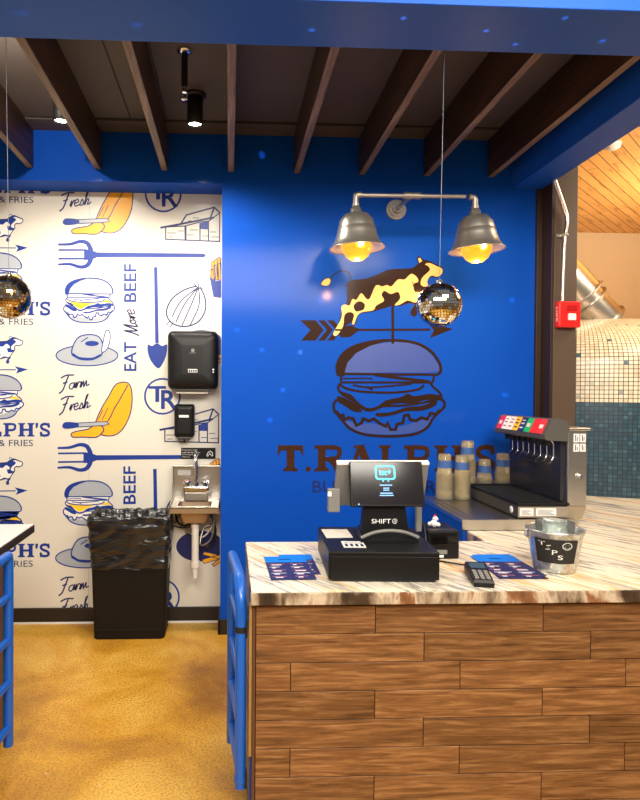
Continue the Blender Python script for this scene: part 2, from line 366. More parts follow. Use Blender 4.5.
# ------------------------------------------------------------------ flat artwork
def smooth(pts, closed=False, k=5):
    n = len(pts); out = []
    rng = range(n) if closed else range(n-1)
    for i in rng:
        g = (lambda j: pts[j % n]) if closed else (lambda j: pts[max(0, min(n-1, j))])
        p0, p1, p2, p3 = g(i-1), g(i), g(i+1), g(i+2)
        for q in range(k):
            t = q/k
            out.append(tuple(.5*((2*p1[d]) + (-p0[d]+p2[d])*t + (2*p0[d]-5*p1[d]+4*p2[d]-p3[d])*t*t + (-p0[d]+3*p1[d]-3*p2[d]+p3[d])*t**3) for d in (0, 1)))
    if not closed: out.append(pts[-1])
    return out
def ell(cx, cy, rx, ry, a0=0, a1=360, n=28):
    k = n if a1-a0 == 360 else n+1
    return [(cx+rx*math.cos(math.radians(a0+(a1-a0)*i/n)), cy+ry*math.sin(math.radians(a0+(a1-a0)*i/n))) for i in range(k)]
TXT = {}
def text_tris(s, bold=0.0):
    key = (s, bold)
    if key in TXT: return TXT[key]
    cu = bpy.data.curves.new('t', 'FONT'); cu.body = s; cu.size = 1; cu.offset = bold; cu.resolution_u = 3
    o = bpy.data.objects.new('t', cu); C.objects.link(o); bpy.context.view_layer.update()
    me = bpy.data.meshes.new_from_object(o.evaluated_get(bpy.context.evaluated_depsgraph_get())); me.calc_loop_triangles()
    vs = [(v.co.x, v.co.y) for v in me.vertices]; tr = [tuple(t.vertices) for t in me.loop_triangles]
    bpy.data.objects.remove(o); bpy.data.curves.remove(cu); bpy.data.meshes.remove(me)
    x0 = min(v[0] for v in vs); x1 = max(v[0] for v in vs); y0 = min(v[1] for v in vs); y1 = max(v[1] for v in vs)
    res = ([((x-x0)/(x1-x0), (y-y0)/(y1-y0)) for x, y in vs], tr); TXT[key] = res; return res
class Art:
    """collects coloured shapes on a plane; pos(u, v, layer) gives the 3D point, clip = (x0, x1, y0, y1) in mapped 2D"""
    def __init__(s, mapf, pos, clip=None): s.m = M(); s.mapf = mapf; s.pos = pos; s.clip = clip; s.k = 0
    def tri(s, pts, mat, layer):
        P = [s.mapf(*p) for p in pts]
        if s.clip:
            x0, x1, y0, y1 = s.clip
            for ax, lim, sg in ((0, x0, 1), (0, x1, -1), (1, y0, 1), (1, y1, -1)):
                Q = []
                for i in range(len(P)):
                    a, b = P[i], P[(i+1) % len(P)]; da, db = sg*(a[ax]-lim), sg*(b[ax]-lim)
                    if da >= 0: Q.append(a)
                    if (da > 0 > db) or (da < 0 < db):
                        t = da/(da-db); Q.append(tuple(a[d]+(b[d]-a[d])*t for d in (0, 1)))
                P = Q
                if len(P) < 3: return
        s.m.raw([s.pos(p[0], p[1], layer+(s.k % 29)*.033) for p in P], [list(range(len(P)))], mat)
    def poly(s, pts, mat, layer=1, sm=False):
        if sm: pts = smooth(pts, True)
        s.k += 1
        for t in tessellate_polygon([[Vector((p[0], p[1], 0)) for p in pts]]): s.tri([pts[i] for i in t], mat, layer)
    def line(s, pts, w, mat, layer=2, closed=False, sm=False, w1=None):
        s.k += 1
        if sm: pts = smooth(pts, closed)
        if closed: pts = list(pts)+[pts[0]]
        n = len(pts); L = []; R_ = []
        for i, p in enumerate(pts):
            a = pts[i-1] if i > 0 else (pts[-2] if closed else None); b = pts[i+1] if i < n-1 else (pts[1] if closed else None)
            d1 = Vector((p[0]-a[0], p[1]-a[1])).normalized() if a else None; d2 = Vector((b[0]-p[0], b[1]-p[1])).normalized() if b else None
            d = ((d1 or d2)+(d2 or d1))
            if d.length < 1e-6: d = d2 or d1
            d.normalize(); nn = Vector((-d.y, d.x)); k = 1.0
            if d1 and d2: k = 1/max(.6, nn.dot(Vector((-d1.y, d1.x))))
            ww = (w if w1 is None else w+(w1-w)*i/(n-1))/2*k
            L.append((p[0]+nn.x*ww, p[1]+nn.y*ww)); R_.append((p[0]-nn.x*ww, p[1]-nn.y*ww))
        for i in range(n-1): s.tri([L[i], L[i+1], R_[i+1], R_[i]], mat, layer)
    def shape(s, pts, fill, out, w=1, layer=1, sm=False):
        if sm: pts = smooth(pts, True)
        if fill: s.poly(pts, fill, layer)
        if out: s.line(pts, w, out, layer+1, True)
    def text(s, t, x0, y0, x1, y1, mat, layer=2, rot=False, bold=0.0):
        vs, tr = text_tris(t, bold)
        if rot: vs = [(x0+(x1-x0)*(1-v), y1-(y1-y0)*u) for u, v in vs]     # reads upward
        else: vs = [(x0+(x1-x0)*u, y1-(y1-y0)*v) for u, v in vs]
        for a, b, c in tr: s.tri([vs[a], vs[b], vs[c]], mat, layer)
    def slab(s, ch, x0, y0, x1, y1, mat, layer=2):
        W, H = x1-x0, y1-y0
        def r(a, b, c, d): s.poly([(x0+W*a, y1-H*b), (x0+W*c, y1-H*b), (x0+W*c, y1-H*d), (x0+W*a, y1-H*d)], mat, layer)
        def ln(pts, w, sm=False): s.line([(x0+W*a, y1-H*b) for a, b in pts], w*H, mat, layer, sm=sm)
        def serif(cx, b0, b1, hw):                                    # flared slab foot or head
            s.poly([(x0+W*(cx-hw), y1-H*b0), (x0+W*(cx+hw), y1-H*b0), (x0+W*(cx+hw*.86), y1-H*(b0+(b1-b0)*.6)), (x0+W*(cx+hw*.5), y1-H*b1), (x0+W*(cx-hw*.5), y1-H*b1), (x0+W*(cx-hw*.86), y1-H*(b0+(b1-b0)*.6))], mat, layer)
        if ch == 'T':
            r(.35, 0, .65, 1); serif(.5, 0, .16, .3); r(.04, .8, .96, 1)
            for a, b in ((0, .14), (1, .86)): s.poly([(x0+W*a, y1-H*.56), (x0+W*b, y1-H*.8), (x0+W*b, y1-H), (x0+W*(.02 if a == 0 else .98), y1-H)], mat, layer)
        elif ch in 'RP':
            r(.12, 0, .38, 1); serif(.25, 0, .16, .27); r(0, .86, .3, 1)
            ln([(.3, .92), (.62, .92), (.83, .86), (.86, .70), (.8, .54), (.6, .47), (.3, .47)], .17, True)
            if ch == 'R': ln([(.52, .5), (.70, .30), (.82, .04)], .25); r(.68, 0, 1.0, .14)
            else: r(.3, 0, .5, .13)
        elif ch == 'A':
            ln([(.47, 1), (.2, .08)], .16); ln([(.47, 1), (.8, .06)], .30); r(.28, .26, .72, .38); serif(.18, 0, .15, .2); serif(.8, 0, .15, .22); r(.26, .88, .62, 1)
        elif ch == 'L': r(.16, 0, .46, 1); serif(.3, 1, .85, .3); r(0, 0, .95, .16); r(.78, 0, .97, .36)
        elif ch == 'H':
            for c in (.22, .78): r(c-.12, 0, c+.12, 1); serif(c, 0, .15, .23); serif(c, 1, .85, .23)
            r(.2, .42, .8, .58)
        elif ch == "'": s.poly([(x0, y0), (x1, y0), (x0+W*.7, y0+H), (x0+W*.1, y0+H)], mat, layer)
        elif ch == 'S':
            ln([(.86, .70), (.80, .86), (.52, .93), (.22, .86), (.16, .70), (.3, .56), (.66, .44), (.84, .30), (.78, .13), (.48, .07), (.2, .13), (.12, .30)], .19, True); r(.78, .64, .92, 1); r(.06, 0, .2, .36)
        elif ch == '.': s.poly(ell((x0+x1)/2, (y0+y1)/2, W/2, H/2, n=10), mat, layer)

# ================================================================== STRUCTURE
YW, YB, ZS, ZC = 4.149, 3.934, 2.95, 3.2816
struct('floor', M().box(-4, 9, -3, 8, -.1, 0, FLOOR))
# recessed printed wall: panel and its print are one wallcovering
struct('wall_left_back', M().box(-3.2, -.054, YW+.012, YW+.2, 0, 3.4, WHITE_PANEL))
struct('wall_back', M().box(-.054, 2.064, YB, YW+.08, 0, ZC, BLUE, 0))
struct('trim_3', M().box(-3.2, -.0545, YB, YW+.2, ZS, ZC, BLUE))
struct('wall_left', M().box(-3.4, -3.2, -3, 4.4, 0, 3.4, WHITE_PANEL))
struct('baseboard_back', M().box(-3.2, -.056, YW-.012, YW+.012, .012, .105, TRIMD, .003).box(-3.2, -.056, YW-.016, YW+.012, 0, .012, WHITE))
struct('baseboard_right', M().box(-.066, .5, YB-.012, YB-.001, 0, .10, TRIMD, .003).box(-.068, -.0545, YB-.012, YW-.02, 0, .10, TRIMD))
cm = M().box(-3.2, 1.867, 2.08, YB+.2, ZC, ZC+.1, CEILP)
for x in (-.40, -.62): cm.box(x-.004, x+.004, 2.36, YB, ZC-.003, ZC, SEAM)
cm.box(-3.2, 1.867, YB-.16, YB, ZC-.012, ZC, CEILP); cm.box(-3.2, 1.867, YB-.172, YB-.16, ZC-.004, ZC, SEAM)
struct('ceiling', cm)
struct('trim_1', M().box(-3.2, 4.4, 2.077, 2.357, ZS, 3.75, BLUE_BEAM, .004))
struct('trim_2', M().box(1.867, 2.063, 2.358, YB-.001, ZS, 3.5, BLUE_BEAM, .003))
struct('ceiling_kitchen', M().box(2.064, 9, 2.358, 8, 3.62, 3.7, WOODCEIL))
struct('wall_kitchen_back', M().box(1.0, 9, 7.4, 7.55, 0, 3.62, CREAMWALL))
struct('wall_kitchen_right', M().box(8.0, 8.15, 2.4, 7.399, 0, 3.62, CREAMWALL))

# ---- cow, arrow and burger drawing shared by the wall print and the wall sign
def draw_cow(A, T, out, body_c, patch, accent=None, lw=1.0):
    Q = lambda pts: [T(290+x/4, 240+y/4) for x, y in pts]
    body = Q([(228, 200), (230, 172), (250, 160), (300, 155), (345, 140), (390, 120), (440, 115), (488, 112), (505, 100), (515, 95), (530, 84), (545, 80), (570, 90), (590, 100), (608, 108), (613, 125), (605, 140), (585, 150), (565, 147), (552, 156), (548, 170), (552, 185), (535, 210), (520, 235), (505, 258), (480, 252), (440, 264), (415, 262), (380, 272), (330, 287), (290, 292), (274, 300), (262, 335), (250, 345), (246, 330), (215, 352), (188, 385), (172, 374), (195, 330), (205, 290), (205, 266), (225, 255)])
    A.poly(smooth(body, True, 3), body_c, 1)
    if out: A.line(smooth(body, True, 3), .9, out, 5, True)
    A.poly(smooth(Q([(516, 98), (508, 72), (518, 65), (530, 76), (537, 88)]), True, 3), body_c, 1); A.poly(Q([(517, 92), (512, 74), (520, 71), (528, 84)]), patch, 2)
    A.poly(smooth(Q([(205, 268), (220, 258), (238, 262), (250, 236), (265, 240), (285, 213), (305, 235), (320, 232), (343, 182), (368, 186), (388, 180), (405, 186), (432, 158), (458, 158), (485, 135), (508, 150), (512, 168), (495, 175), (500, 208), (540, 206), (528, 226), (502, 250), (470, 242), (440, 258), (418, 260), (440, 235), (432, 208), (402, 216), (378, 203), (366, 220), (376, 243), (345, 262), (333, 281), (300, 286), (280, 292), (268, 306), (255, 338), (249, 330), (256, 300), (240, 288), (218, 300), (212, 345), (186, 383), (173, 373), (200, 325), (208, 298)]), True, 3), patch, 2)
    A.poly(smooth(Q([(262, 285), (254, 262), (275, 245), (298, 255), (296, 276), (280, 284)]), True, 3), body_c, 3)
    A.poly(smooth(Q([(568, 96), (590, 106), (605, 112), (610, 124), (604, 138), (586, 147), (568, 142), (556, 150), (548, 168), (552, 183), (535, 186), (522, 176), (528, 152), (548, 132), (560, 118), (552, 104), (540, 98), (552, 92)]), True, 3), patch, 2)
    A.line(Q([(490, 165), (494, 185), (502, 205)]), .8*lw, body_c, 3, sm=True)
    A.poly(smooth(Q([(510, 240), (497, 262), (483, 285), (486, 302), (500, 306), (509, 295), (507, 272), (520, 255)]), True, 3), body_c, 1)
    A.line(Q([(215, 184), (238, 172), (244, 150), (232, 130), (205, 124), (178, 136), (158, 158)]), 1.0*lw, body_c, 2, sm=True)
    A.shape(smooth(Q([(124, 178), (134, 160), (152, 152), (163, 158), (158, 178), (142, 184)]), True, 3), patch, body_c, .6*lw)
def draw_arrow(A, T, c):
    Q = lambda pts: [T(290+x/4, 240+y/4) for x, y in pts]
    A.poly(Q([(40, 321), (102, 321), (135, 360), (102, 402), (44, 402), (82, 360)]), c, 1)
    for a in (112, 148): A.poly(Q([(a, 321), (a+26, 321), (a+60, 360), (a+26, 402), (a, 402), (a+36, 360)]), c, 1)
    A.poly(Q([(240, 340), (275, 355), (275, 363), (240, 388), (205, 390), (182, 360)]), c, 1)
    A.poly(Q([(180, 356), (560, 354), (560, 363), (180, 364)]), c, 2); A.poly(Q([(550, 328), (652, 356), (560, 392), (575, 360)]), c, 1); A.poly(Q([(405, 262), (416, 262), (417, 415), (406, 415)]), c, 1)
def draw_burger(A, T, c, bun, fill=None, cheese=None, lw=1.0):
    Q = lambda pts: [T(320+x/4.571, 330+y/4.571) for x, y in pts]
    top = Q([(82, 205), (78, 165), (100, 115), (150, 78), (230, 55), (330, 47), (430, 58), (500, 92), (540, 140), (552, 180), (542, 203)])
    if fill: A.poly(smooth(Q([(88, 205), (97, 238), (82, 262), (88, 290), (66, 335), (66, 365), (80, 385), (140, 452), (210, 476), (320, 484), (430, 474), (490, 443), (545, 375), (566, 350), (560, 315), (545, 285), (515, 250), (522, 205), (320, 203)]), True, 3), fill, 0)
    A.poly(smooth(Q([(112, 196), (108, 170), (120, 140), (155, 105), (215, 75), (300, 58), (350, 54), (430, 64), (490, 95), (528, 140), (540, 190), (320, 194)]), True, 3), bun, 1)
    if cheese: A.poly(smooth(Q([(100, 262), (200, 282), (330, 286), (440, 276), (500, 262), (545, 295), (500, 288), (400, 286), (300, 318), (235, 352), (190, 335), (140, 296)]), True, 3), cheese, 1)
    A.line(smooth(top, False), 2.4*lw, c, 3)
    A.poly(Q([(78, 210), (78, 165), (100, 118), (150, 80), (230, 55), (300, 52), (230, 72), (165, 105), (125, 150), (112, 195), (112, 212)]), c, 3)
    A.line(Q([(100, 200), (320, 203), (542, 204)]), 2*lw, c, 3)
    A.line(Q([(95, 205), (97, 238)]), 1.8*lw, c, 3); A.line(Q([(97, 239), (515, 240)]), 1.8*lw, c, 3); A.line(Q([(515, 240), (522, 205)]), 1.8*lw, c, 3); A.line(Q([(250, 204), (380, 222), (500, 236)]), 2.6*lw, c, 3)
    A.line(Q([(97, 222), (200, 220), (240, 222)]), 1.2*lw, c, 3)
    A.line(Q([(90, 250), (130, 270), (200, 282), (330, 286), (440, 274), (474, 252)]), 1.9*lw, c, 3, sm=True); A.line(Q([(150, 252), (220, 262), (320, 256), (420, 246)]), 1.5*lw, c, 3, sm=True); A.line(Q([(210, 258), (240, 272)]), 1.6*lw, c, 3)
    A.line(Q([(95, 242), (82, 262), (95, 285), (140, 300), (180, 345), (225, 362), (290, 348), (380, 345), (470, 332), (550, 312), (545, 285), (515, 258), (505, 240)]), 1.9*lw, c, 3, sm=True)
    A.poly(smooth(Q([(88, 278), (140, 298), (188, 340), (240, 362), (300, 322), (370, 306), (400, 290), (430, 302), (500, 292), (548, 300), (545, 316), (470, 322), (430, 335), (330, 338), (240, 372), (190, 362), (150, 330), (100, 300)]), True, 3), c, 3)
    A.poly(smooth(Q([(82, 302), (130, 320), (180, 355), (190, 375), (150, 370), (110, 345), (80, 325)]), True, 3), c, 3)
    A.poly(smooth(Q([(255, 380), (320, 376), (400, 352), (470, 345), (530, 322), (528, 345), (470, 368), (390, 372), (330, 390), (270, 396)]), True, 3), c, 3)
    A.poly(smooth(Q([(100, 412), (170, 425), (250, 428), (330, 450), (420, 425), (510, 400), (490, 440), (430, 468), (320, 478), (210, 472), (140, 450)]), True, 3), bun, 1)
    A.line(Q([(78, 318), (64, 335), (64, 365), (80, 385), (100, 410), (140, 452), (210, 478), (320, 486), (430, 476), (490, 445), (515, 405), (545, 375), (568, 350), (565, 325), (545, 312)]), 2.2*lw, c, 3, sm=True)
    A.line(Q([(72, 370), (90, 392), (105, 388), (112, 412), (130, 400), (152, 405), (165, 436), (190, 425), (196, 405), (225, 415), (245, 405), (275, 428), (300, 440), (308, 425), (322, 455), (345, 455), (352, 430), (378, 425), (385, 390), (405, 388), (412, 410), (440, 415), (462, 400), (490, 408), (505, 380), (530, 385), (548, 365)]), 2.4*lw, c, 3)
# ---- logo on the blue wall
lg = thing('wall_decal', 'large brown jumping cow, weathervane arrow and burger sign on the blue wall', 'wall sign', (1.1, YB, 1.6))
def decal(name, label=None):
    return Art(lambda x, y: on_y(x, y, YB), lambda u, v, l: (u-1.1, -.001-.0003*l, v-1.6))
def finish(A_, name, label=None):
    o = A_.m.build(name, lg, fix=False)
    if label: o['label'] = label
same = lambda x, y: (x, y)
A = decal('cow'); draw_cow(A, same, None, BROWN, CREAM); finish(A, 'cow')
A = decal('arrow'); draw_arrow(A, same, BROWN); finish(A, 'weathervane_arrow')
A = decal('burger'); draw_burger(A, same, BROWN, HALF, lw=1.2); finish(A, 'burger')
A = decal('name')
for ch, a, b in (('T', 277.5, 303.5), ('.', 305.5, 311), ('R', 314.5, 343.5), ('A', 346.5, 375), ('L', 378.5, 400), ('P', 404, 431), ('H', 434, 465), ("'", 468, 473.5), ('S', 475, 495.5)):
    if ch == '.': A.slab(ch, a, 466.3, b, 471.8, LETTER)
    elif ch == "'": A.slab(ch, a, 445, b, 455, LETTER)
    else: A.slab(ch, a, 445.2, b, 471.2, LETTER)
finish(A, 'name_lettering', 'rusty brown slab-serif name lettering')
A = decal('sub'); A.text('BURGERS & FRIES', 312.5, 480.5, 459, 492.6, INK_DK, 1); finish(A, 'small_lettering', 'thin dark lettering under the name')

# ---- mural
px0 = (0, 0)
def mural_map(dz): return lambda x, y: (lambda q: (q[0], q[1]-dz))(on_y(x, y, YW))
mural = Art(mural_map(0), lambda u, v, l: (u, YW-.0003*l, v), (-3.19, -.0545, .106, 2.9495))
mural.m.box(-3.19, -.0545, YW, YW+.0118, .106, 2.9495, WHITE_PANEL)
for sx in (-.96, -2.15): mural.m.box(sx-.0012, sx+.0012, YW-.0002, YW, .126, 2.949, PALE)
mural.m.box(-.060, -.0545, YW-.004, YW, .126, 2.949, WHITE)
A = mural
def script(word, x, y, s):
    G = {'F': (11, [[(2, 2), (8, 0), (16, 1)], [(10, 1), (7, 8), (4, 15), (0, 18)], [(4, 8), (9, 7)]]),
         'a': (6, [[(5, 9), (1, 10), (0, 14), (3, 15), (6, 9), (5, 14), (8, 13)]]), 'r': (5, [[(0, 14), (2, 9), (1, 15), (4, 9), (6, 10)]]),
         'm': (8, [[(0, 15), (2, 9), (1, 15), (4, 9), (4, 15), (7, 9), (7, 14), (10, 13)]]), 'e': (5, [[(0, 12), (4, 11), (3, 8), (0, 11), (1, 15), (5, 14)]]),
         's': (4.5, [[(0, 15), (3, 9), (4, 13), (2, 15), (0, 14)]]), 'h': (7, [[(0, 15), (4, 4), (5, 1), (3, 4), (1, 15), (4, 9), (5, 11), (4, 15), (8, 13)]]),
         'M': (12, [[(0, 16), (3, 9), (5, 2), (5, 15), (11, 2), (9, 15), (12, 14)]]), 'o': (5, [[(2, 9), (0, 12), (2, 15), (4, 12), (2, 9), (6, 10)]])}
    cx = x
    for ch in word:
        adv, st = G[ch]
        for t in st: A.line([(cx+a*s, y+b*s - (cx+a*s-x)*.16) for a, b in t], 1.55*s if ch in 'FM' else 1.3*s, INK_DK, 2, sm=True)
        cx += adv*s
def spin(word, xl, xr, ya, yb, mat): A.text(word, xl, ya, xr, yb, mat, 2, rot=True, bold=.014)
def tile(dz):
    A.mapf = mural_map(dz)
    # carving scene with knife
    big = [(116.4, 384), (128, 383), (132, 394), (130.7, 412), (124.5, 426.5), (117, 434), (108, 436), (99, 433.7), (96, 428), (95.7, 422), (102, 407.6), (109, 396)]
    A.shape(smooth(big, True, 3), ORANGE, INK_DK, 1.1)
    A.line([(128, 385), (124, 392), (119, 401), (114, 409), (111, 416), (107.4, 422)], 1, INK_DK, 3)
    A.line([(103, 410), (98, 420)], .7, INK_DK, 3); A.line([(108, 408), (102, 420)], .7, INK_DK, 3)
    A.shape(smooth([(71.4, 433.7), (76, 431.5), (88.5, 429), (94, 425), (99.3, 424.7), (104, 429), (101, 434), (95.7, 437.3), (83, 437), (73, 437)], True, 3), ORANGE, INK_DK, 1.1, 4)
    A.shape([(77, 423), (106, 421.5), (109.5, 424), (104, 425.5), (78, 427)], PALE, INK_DK, .8, 6)
    A.poly(smooth([(62.5, 425), (66, 422), (77.5, 423), (78, 427), (67, 428.8), (63, 427.5)], True, 3), INK, 8)
    script('Farm', 59, 376.5, .95); script('Fresh', 59, 398, .95)
    # pitchfork
    for y0, y1 in ((244.5, 241.5), (264.5, 267)): A.line([(58, y0), (70, y0-.3), (80, y1), (87, y1+ (1.5 if y1 < 250 else -1.5)), (90.5, 249 if y1 < 250 else 260), (91, 254.5)], 2.0, INK, 2, sm=True, w1=5.5)
    for y in (250, 258.7): A.line([(58.5, y), (86, y)], 1.8, INK, 2)
    A.poly([(84, 249), (91, 250), (97, 252.3), (204, 253.6), (206, 255.4), (204, 257.4), (130, 257.2), (97, 257.4), (91, 260), (84, 260)], INK, 2)
    draw_burger(A, lambda x, y: (64+(x-334)*.459, 278+(y-340)*.464), INK, PALE, PAPERW, YELLOW, .55)
    # hat
    A.shape(ell(87, 355.5, 31, 10.3), PALE, INK, 1.2)
    A.shape(smooth([(72.5, 355), (73, 346), (79, 337), (90, 334.5), (99, 337), (103, 345), (102, 354), (95, 358), (82, 358)], True), PALE, INK, 1.3, 3)
    A.line([(72.5, 354), (80, 358.5), (92, 359), (101, 355)], 2.4, INK, 5, sm=True); A.poly(ell(92, 343.5, 7, 2.6), INK, 5); A.line([(81, 342), (88, 337.5)], 1, INK, 5)
    A.shape(smooth([(102, 352), (103, 343), (106, 331), (109.5, 332), (110, 340), (107, 349)], True), PAPERW, INK, 1, 5)
    spin('BEEF', 124, 136.5, 264, 302, INK); spin('EAT', 124, 136.5, 342, 371, INK)
    mf = A.mapf; A.mapf = lambda x, y: mf(126 + (y-336), 336 - (x-126))      # lettering running upward
    script('More', 126.5, 333.5, .98); A.mapf = mf
    # shovel
    A.line([(155.7, 267), (157, 343)], 3.6, INK, 2)
    A.poly(smooth([(148, 344.5), (152, 346), (157, 343), (162, 346), (167, 344.5), (166.5, 354), (163, 363), (158, 368.5), (151, 361), (147.7, 352)], True, 3), INK, 2)
    # onion
    A.line(smooth([(197, 286), (184, 290), (172, 299), (166.5, 311), (169, 320), (176, 325), (186, 326.5), (198, 322), (205, 311), (205, 298), (200, 287)]), 1.5, INK_DK)
    for a in ((172, 317), (176, 322), (182, 325.5), (190, 325.5)): A.line([(198.5, 287), ((198+a[0])/2-4+(a[0]-172)*.5, (287+a[1])/2-1), a], 1.2, INK_DK, 2, sm=True)
    for a in ((203, 289), (194, 284), (199, 283)): A.line([(198, 288), a], 1.1, INK_DK)
    A.line([(170, 321), (166, 325)], 1, INK_DK); A.line([(173, 323), (170, 327)], 1, INK_DK)
    # fries
    for i, (a, b) in enumerate(((211, 262), (214, 260), (217, 258), (220, 259), (213, 266), (218, 264), (209.5, 270))): A.shape([(a, b), (a+3, b-1), (a+5, 280), (a+1, 280)], ORANGE, INK_DK, .7, 1)
    A.poly([(209.5, 277), (216, 281), (232, 279), (228, 299), (213.5, 297)], INK, 4)
    # monogram
    A.line(ell(162.4, 396.3, 17.5, 17.5), 1.8, INK, 2, closed=True); A.text('T', 148.5, 386, 166, 402, INK, 2, bold=.02); A.text('R', 161, 390, 177, 409, INK, 2, bold=.02)
    # barn
    A.shape([(165.7, 227), (185, 226), (200, 222), (209, 221), (219.6, 213), (219.6, 241.5), (165.7, 239.3)], None, INK_DK, 1.2)
    A.line([(160.3, 227.8), (181, 224), (214, 217.5)], 2, INK_DK); A.line([(181, 223.5), (186.4, 215), (214.2, 207.3), (220, 213)], 1.4, INK_DK); A.line([(210, 219), (214.2, 207.3)], 1.6, INK_DK)
    A.poly([(200.5, 223), (208, 221), (208, 229.5), (200.5, 229)], INK, 2); A.line([(185.5, 226), (185.5, 240)], 2, INK_DK); A.line([(200, 223), (200, 240.5)], 1.2, INK_DK); A.line([(208.5, 221), (208.5, 241)], 1.2, INK_DK)
    for x0, x1, y in ((167, 176, 233), (178, 184, 231), (187, 194, 235), (190, 198, 230), (202, 208, 236), (210, 216, 232), (168, 173, 237), (211, 219, 237), (193, 199, 218), (188, 192, 221)): A.line([(x0, y), (x1, y)], .7, INK_DK)
    # round basket with fries
    A.poly(ell(201, 345.5, 24, 15.5), INK_DK, 2)
    for q in ([(205, 351), (222, 355), (222, 359), (204, 354)], [(203, 359), (222, 354), (223, 358), (205, 363)], [(213, 364), (221, 358), (222, 361), (215, 366)]): A.shape(q, ORANGE, INK_DK, .7, 4)
    # french horn of curly fries at the right rim
for k in (-1, 0, 1): tile(k*1.3868)
def logo_tile(dz):
    A.mapf = mural_map(dz)
    T = lambda x, y: (-63+(x-277.5)*.518, 423-(445-y)*.462)
    draw_burger(A, T, INK, PALE, PAPERW, YELLOW, .55)
    draw_arrow(A, T, INK); draw_cow(A, T, INK_DK, INK, PAPERW, lw=.6)
    for ch, a, b in (('T', -63, -49), ('.', -48, -45), ('R', -44, -29), ('A', -28, -13), ('L', -11, 2), ('P', 3.5, 17), ('H', 18, 34.5), ("'", 35.5, 38.5), ('S', 39.5, 50.5)):
        if ch == '.': A.slab(ch, a, 433.5, b, 436.5, INK)
        elif ch == "'": A.slab(ch, a, 423, b, 428, INK)
        else: A.slab(ch, a, 423, b, 436.5, INK)
    A.text('BURGERS & FRIES', -50, 439.8, 33, 446.2, INK_DK)
for k in (-2, -1, 0, 1): logo_tile(k*.826)
mo = mural.m.build('wallpaper_panel', fix=False)
tag(mo, 'cream wall panel printed with blue burgers, hats, pitchforks and farm lettering in the recess', 'wallpaper')

# ---- joists
places = ['leftmost dark joist overhead, its end cut by the left edge', 'second dark joist from the left, with pale worn underside, left of the mural carrot', 'third dark joist from the left, just left of the cylinder downlight', 'straight-on thin dark joist above the right end of the white mural', 'fifth dark joist from the left, ending above the left half of the blue wall', 'sixth dark joist from the left, ending above the pipe lamp canopy', 'seventh dark joist from the left, crossed by the mirror ball wire', 'rightmost dark joist, running beside the blue side beam']
places = [p+'' for p in places]
for i in range(8):
    xr = .0216 + (i-3)*.43
    m = M().box(xr-.04, xr, 2.358, YB-.001, 3.0284, ZC-.001, JOIST, .002)
    for v in range(1): m.box(xr-.0385, xr-.0015, 2.36, YB-.004, 3.0270, 3.0290, JEDGE)
    o = m.build('ceiling_joist', loc=(xr-.02, 3.1, 3.03)); tag(o, places[i], 'joist', 'ceiling joists between the blue beams')

# ---- post at the wall end
pr_ = thing('wall_post', 'brown painted square post between the blue wall and the kitchen opening', 'post', (2.15, 3.86, 0))
P0 = (2.15, 3.86, 0)
def rel(base):
    m = M(); m.T = Matrix.Translation(-Vector(base)); return m
rel(P0).box(2.083, 2.235, 3.79, 4.10, 0, 3.619, COLM, .004).build('post', pr_)
rel(P0).box(2.066, 2.082, 3.792, 3.933, 0, 3.619, COLD, .002).box(2.03, 2.066, 3.905, 3.933, 0, 2.949, COLD, .003).build('side_trim', pr_)['label'] = 'very dark brown trim strip'

# ---- oven
OB = (3.3, 5.556, 0)
ov = thing('pizza_oven', 'domed brick oven covered in blue and cream mosaic tile behind the post', 'oven', OB)
prof = [(1.75, 0), (1.75, 1.80)] + [(1.75*math.cos(a)**.8 if a < 1.5707 else 0.001, 1.80+.44*math.sin(a)) for a in [PI/2*i/26 for i in range(1, 27)]]
vs = []; fs = []; uvs = []; N_ = 160; arc = [0]
for i in range(1, len(prof)): arc.append(arc[-1]+math.hypot(prof[i][0]-prof[i-1][0], prof[i][1]-prof[i-1][1]))
for i, (r, z) in enumerate(prof):
    for j in range(N_+1):
        a = 2*PI*j/N_; vs.append((r*math.cos(a), r*math.sin(a), z)); uvs.append((a*1.75, arc[i]))
for i in range(len(prof)-1):
    for j in range(N_): fs.append((i*(N_+1)+j, i*(N_+1)+j+1, (i+1)*(N_+1)+j+1, (i+1)*(N_+1)+j))
me = bpy.data.meshes.new('dome'); me.from_pydata(vs, [], fs); me.materials.append(OVEN)
ul = me.uv_layers.new(name='UVMap')
for lp in me.loops: ul.data[lp.index].uv = uvs[lp.vertex_index]
me.polygons.foreach_set('use_smooth', [True]*len(fs)); do = bpy.data.objects.new('dome', me); C.objects.link(do); do.parent = ov
DB = (3.1, 4.9, 2.0)
du = thing('flue_duct', 'shiny steel flue duct slanting up from the tiled oven behind the post', 'duct', DB)
p0 = Vector((3.17, 4.95, 2.20)); p1 = Vector((2.66, 4.95, 2.72)); d = (p1-p0)
m = rel(DB).tube([p0-d*.02, p0+d*.42], .155, STEEL, 24).tube([p0+d*.42, p1], .17, STEEL, 24); m.build('pipe', du)
for t in (.02, .32, .42): rel(DB).tube([p0+d*(t-.012), p0+d*(t+.012)], .178, STEELD, 24).build('band', du)
rel(DB).tube([p0+d*.42+Vector((0, -.178, 0)), p0+d*.42+Vector((.06, -.18, .07)), p0+d*.44+Vector((.10, -.15, .09))], .007, STEELD, 8).build('clamp_handle', du)
lf = M().lathe([(.0, -.05), (.03, -.048), (.055, -.03), (.062, 0)], WHITE, (3.09, 4.76, 3.619), 24).build('ceiling_light_fitting'); tag(lf, 'small white round fitting on the pine plank ceiling', 'ceiling fitting')  # small white dome of a ceiling light, built unlit

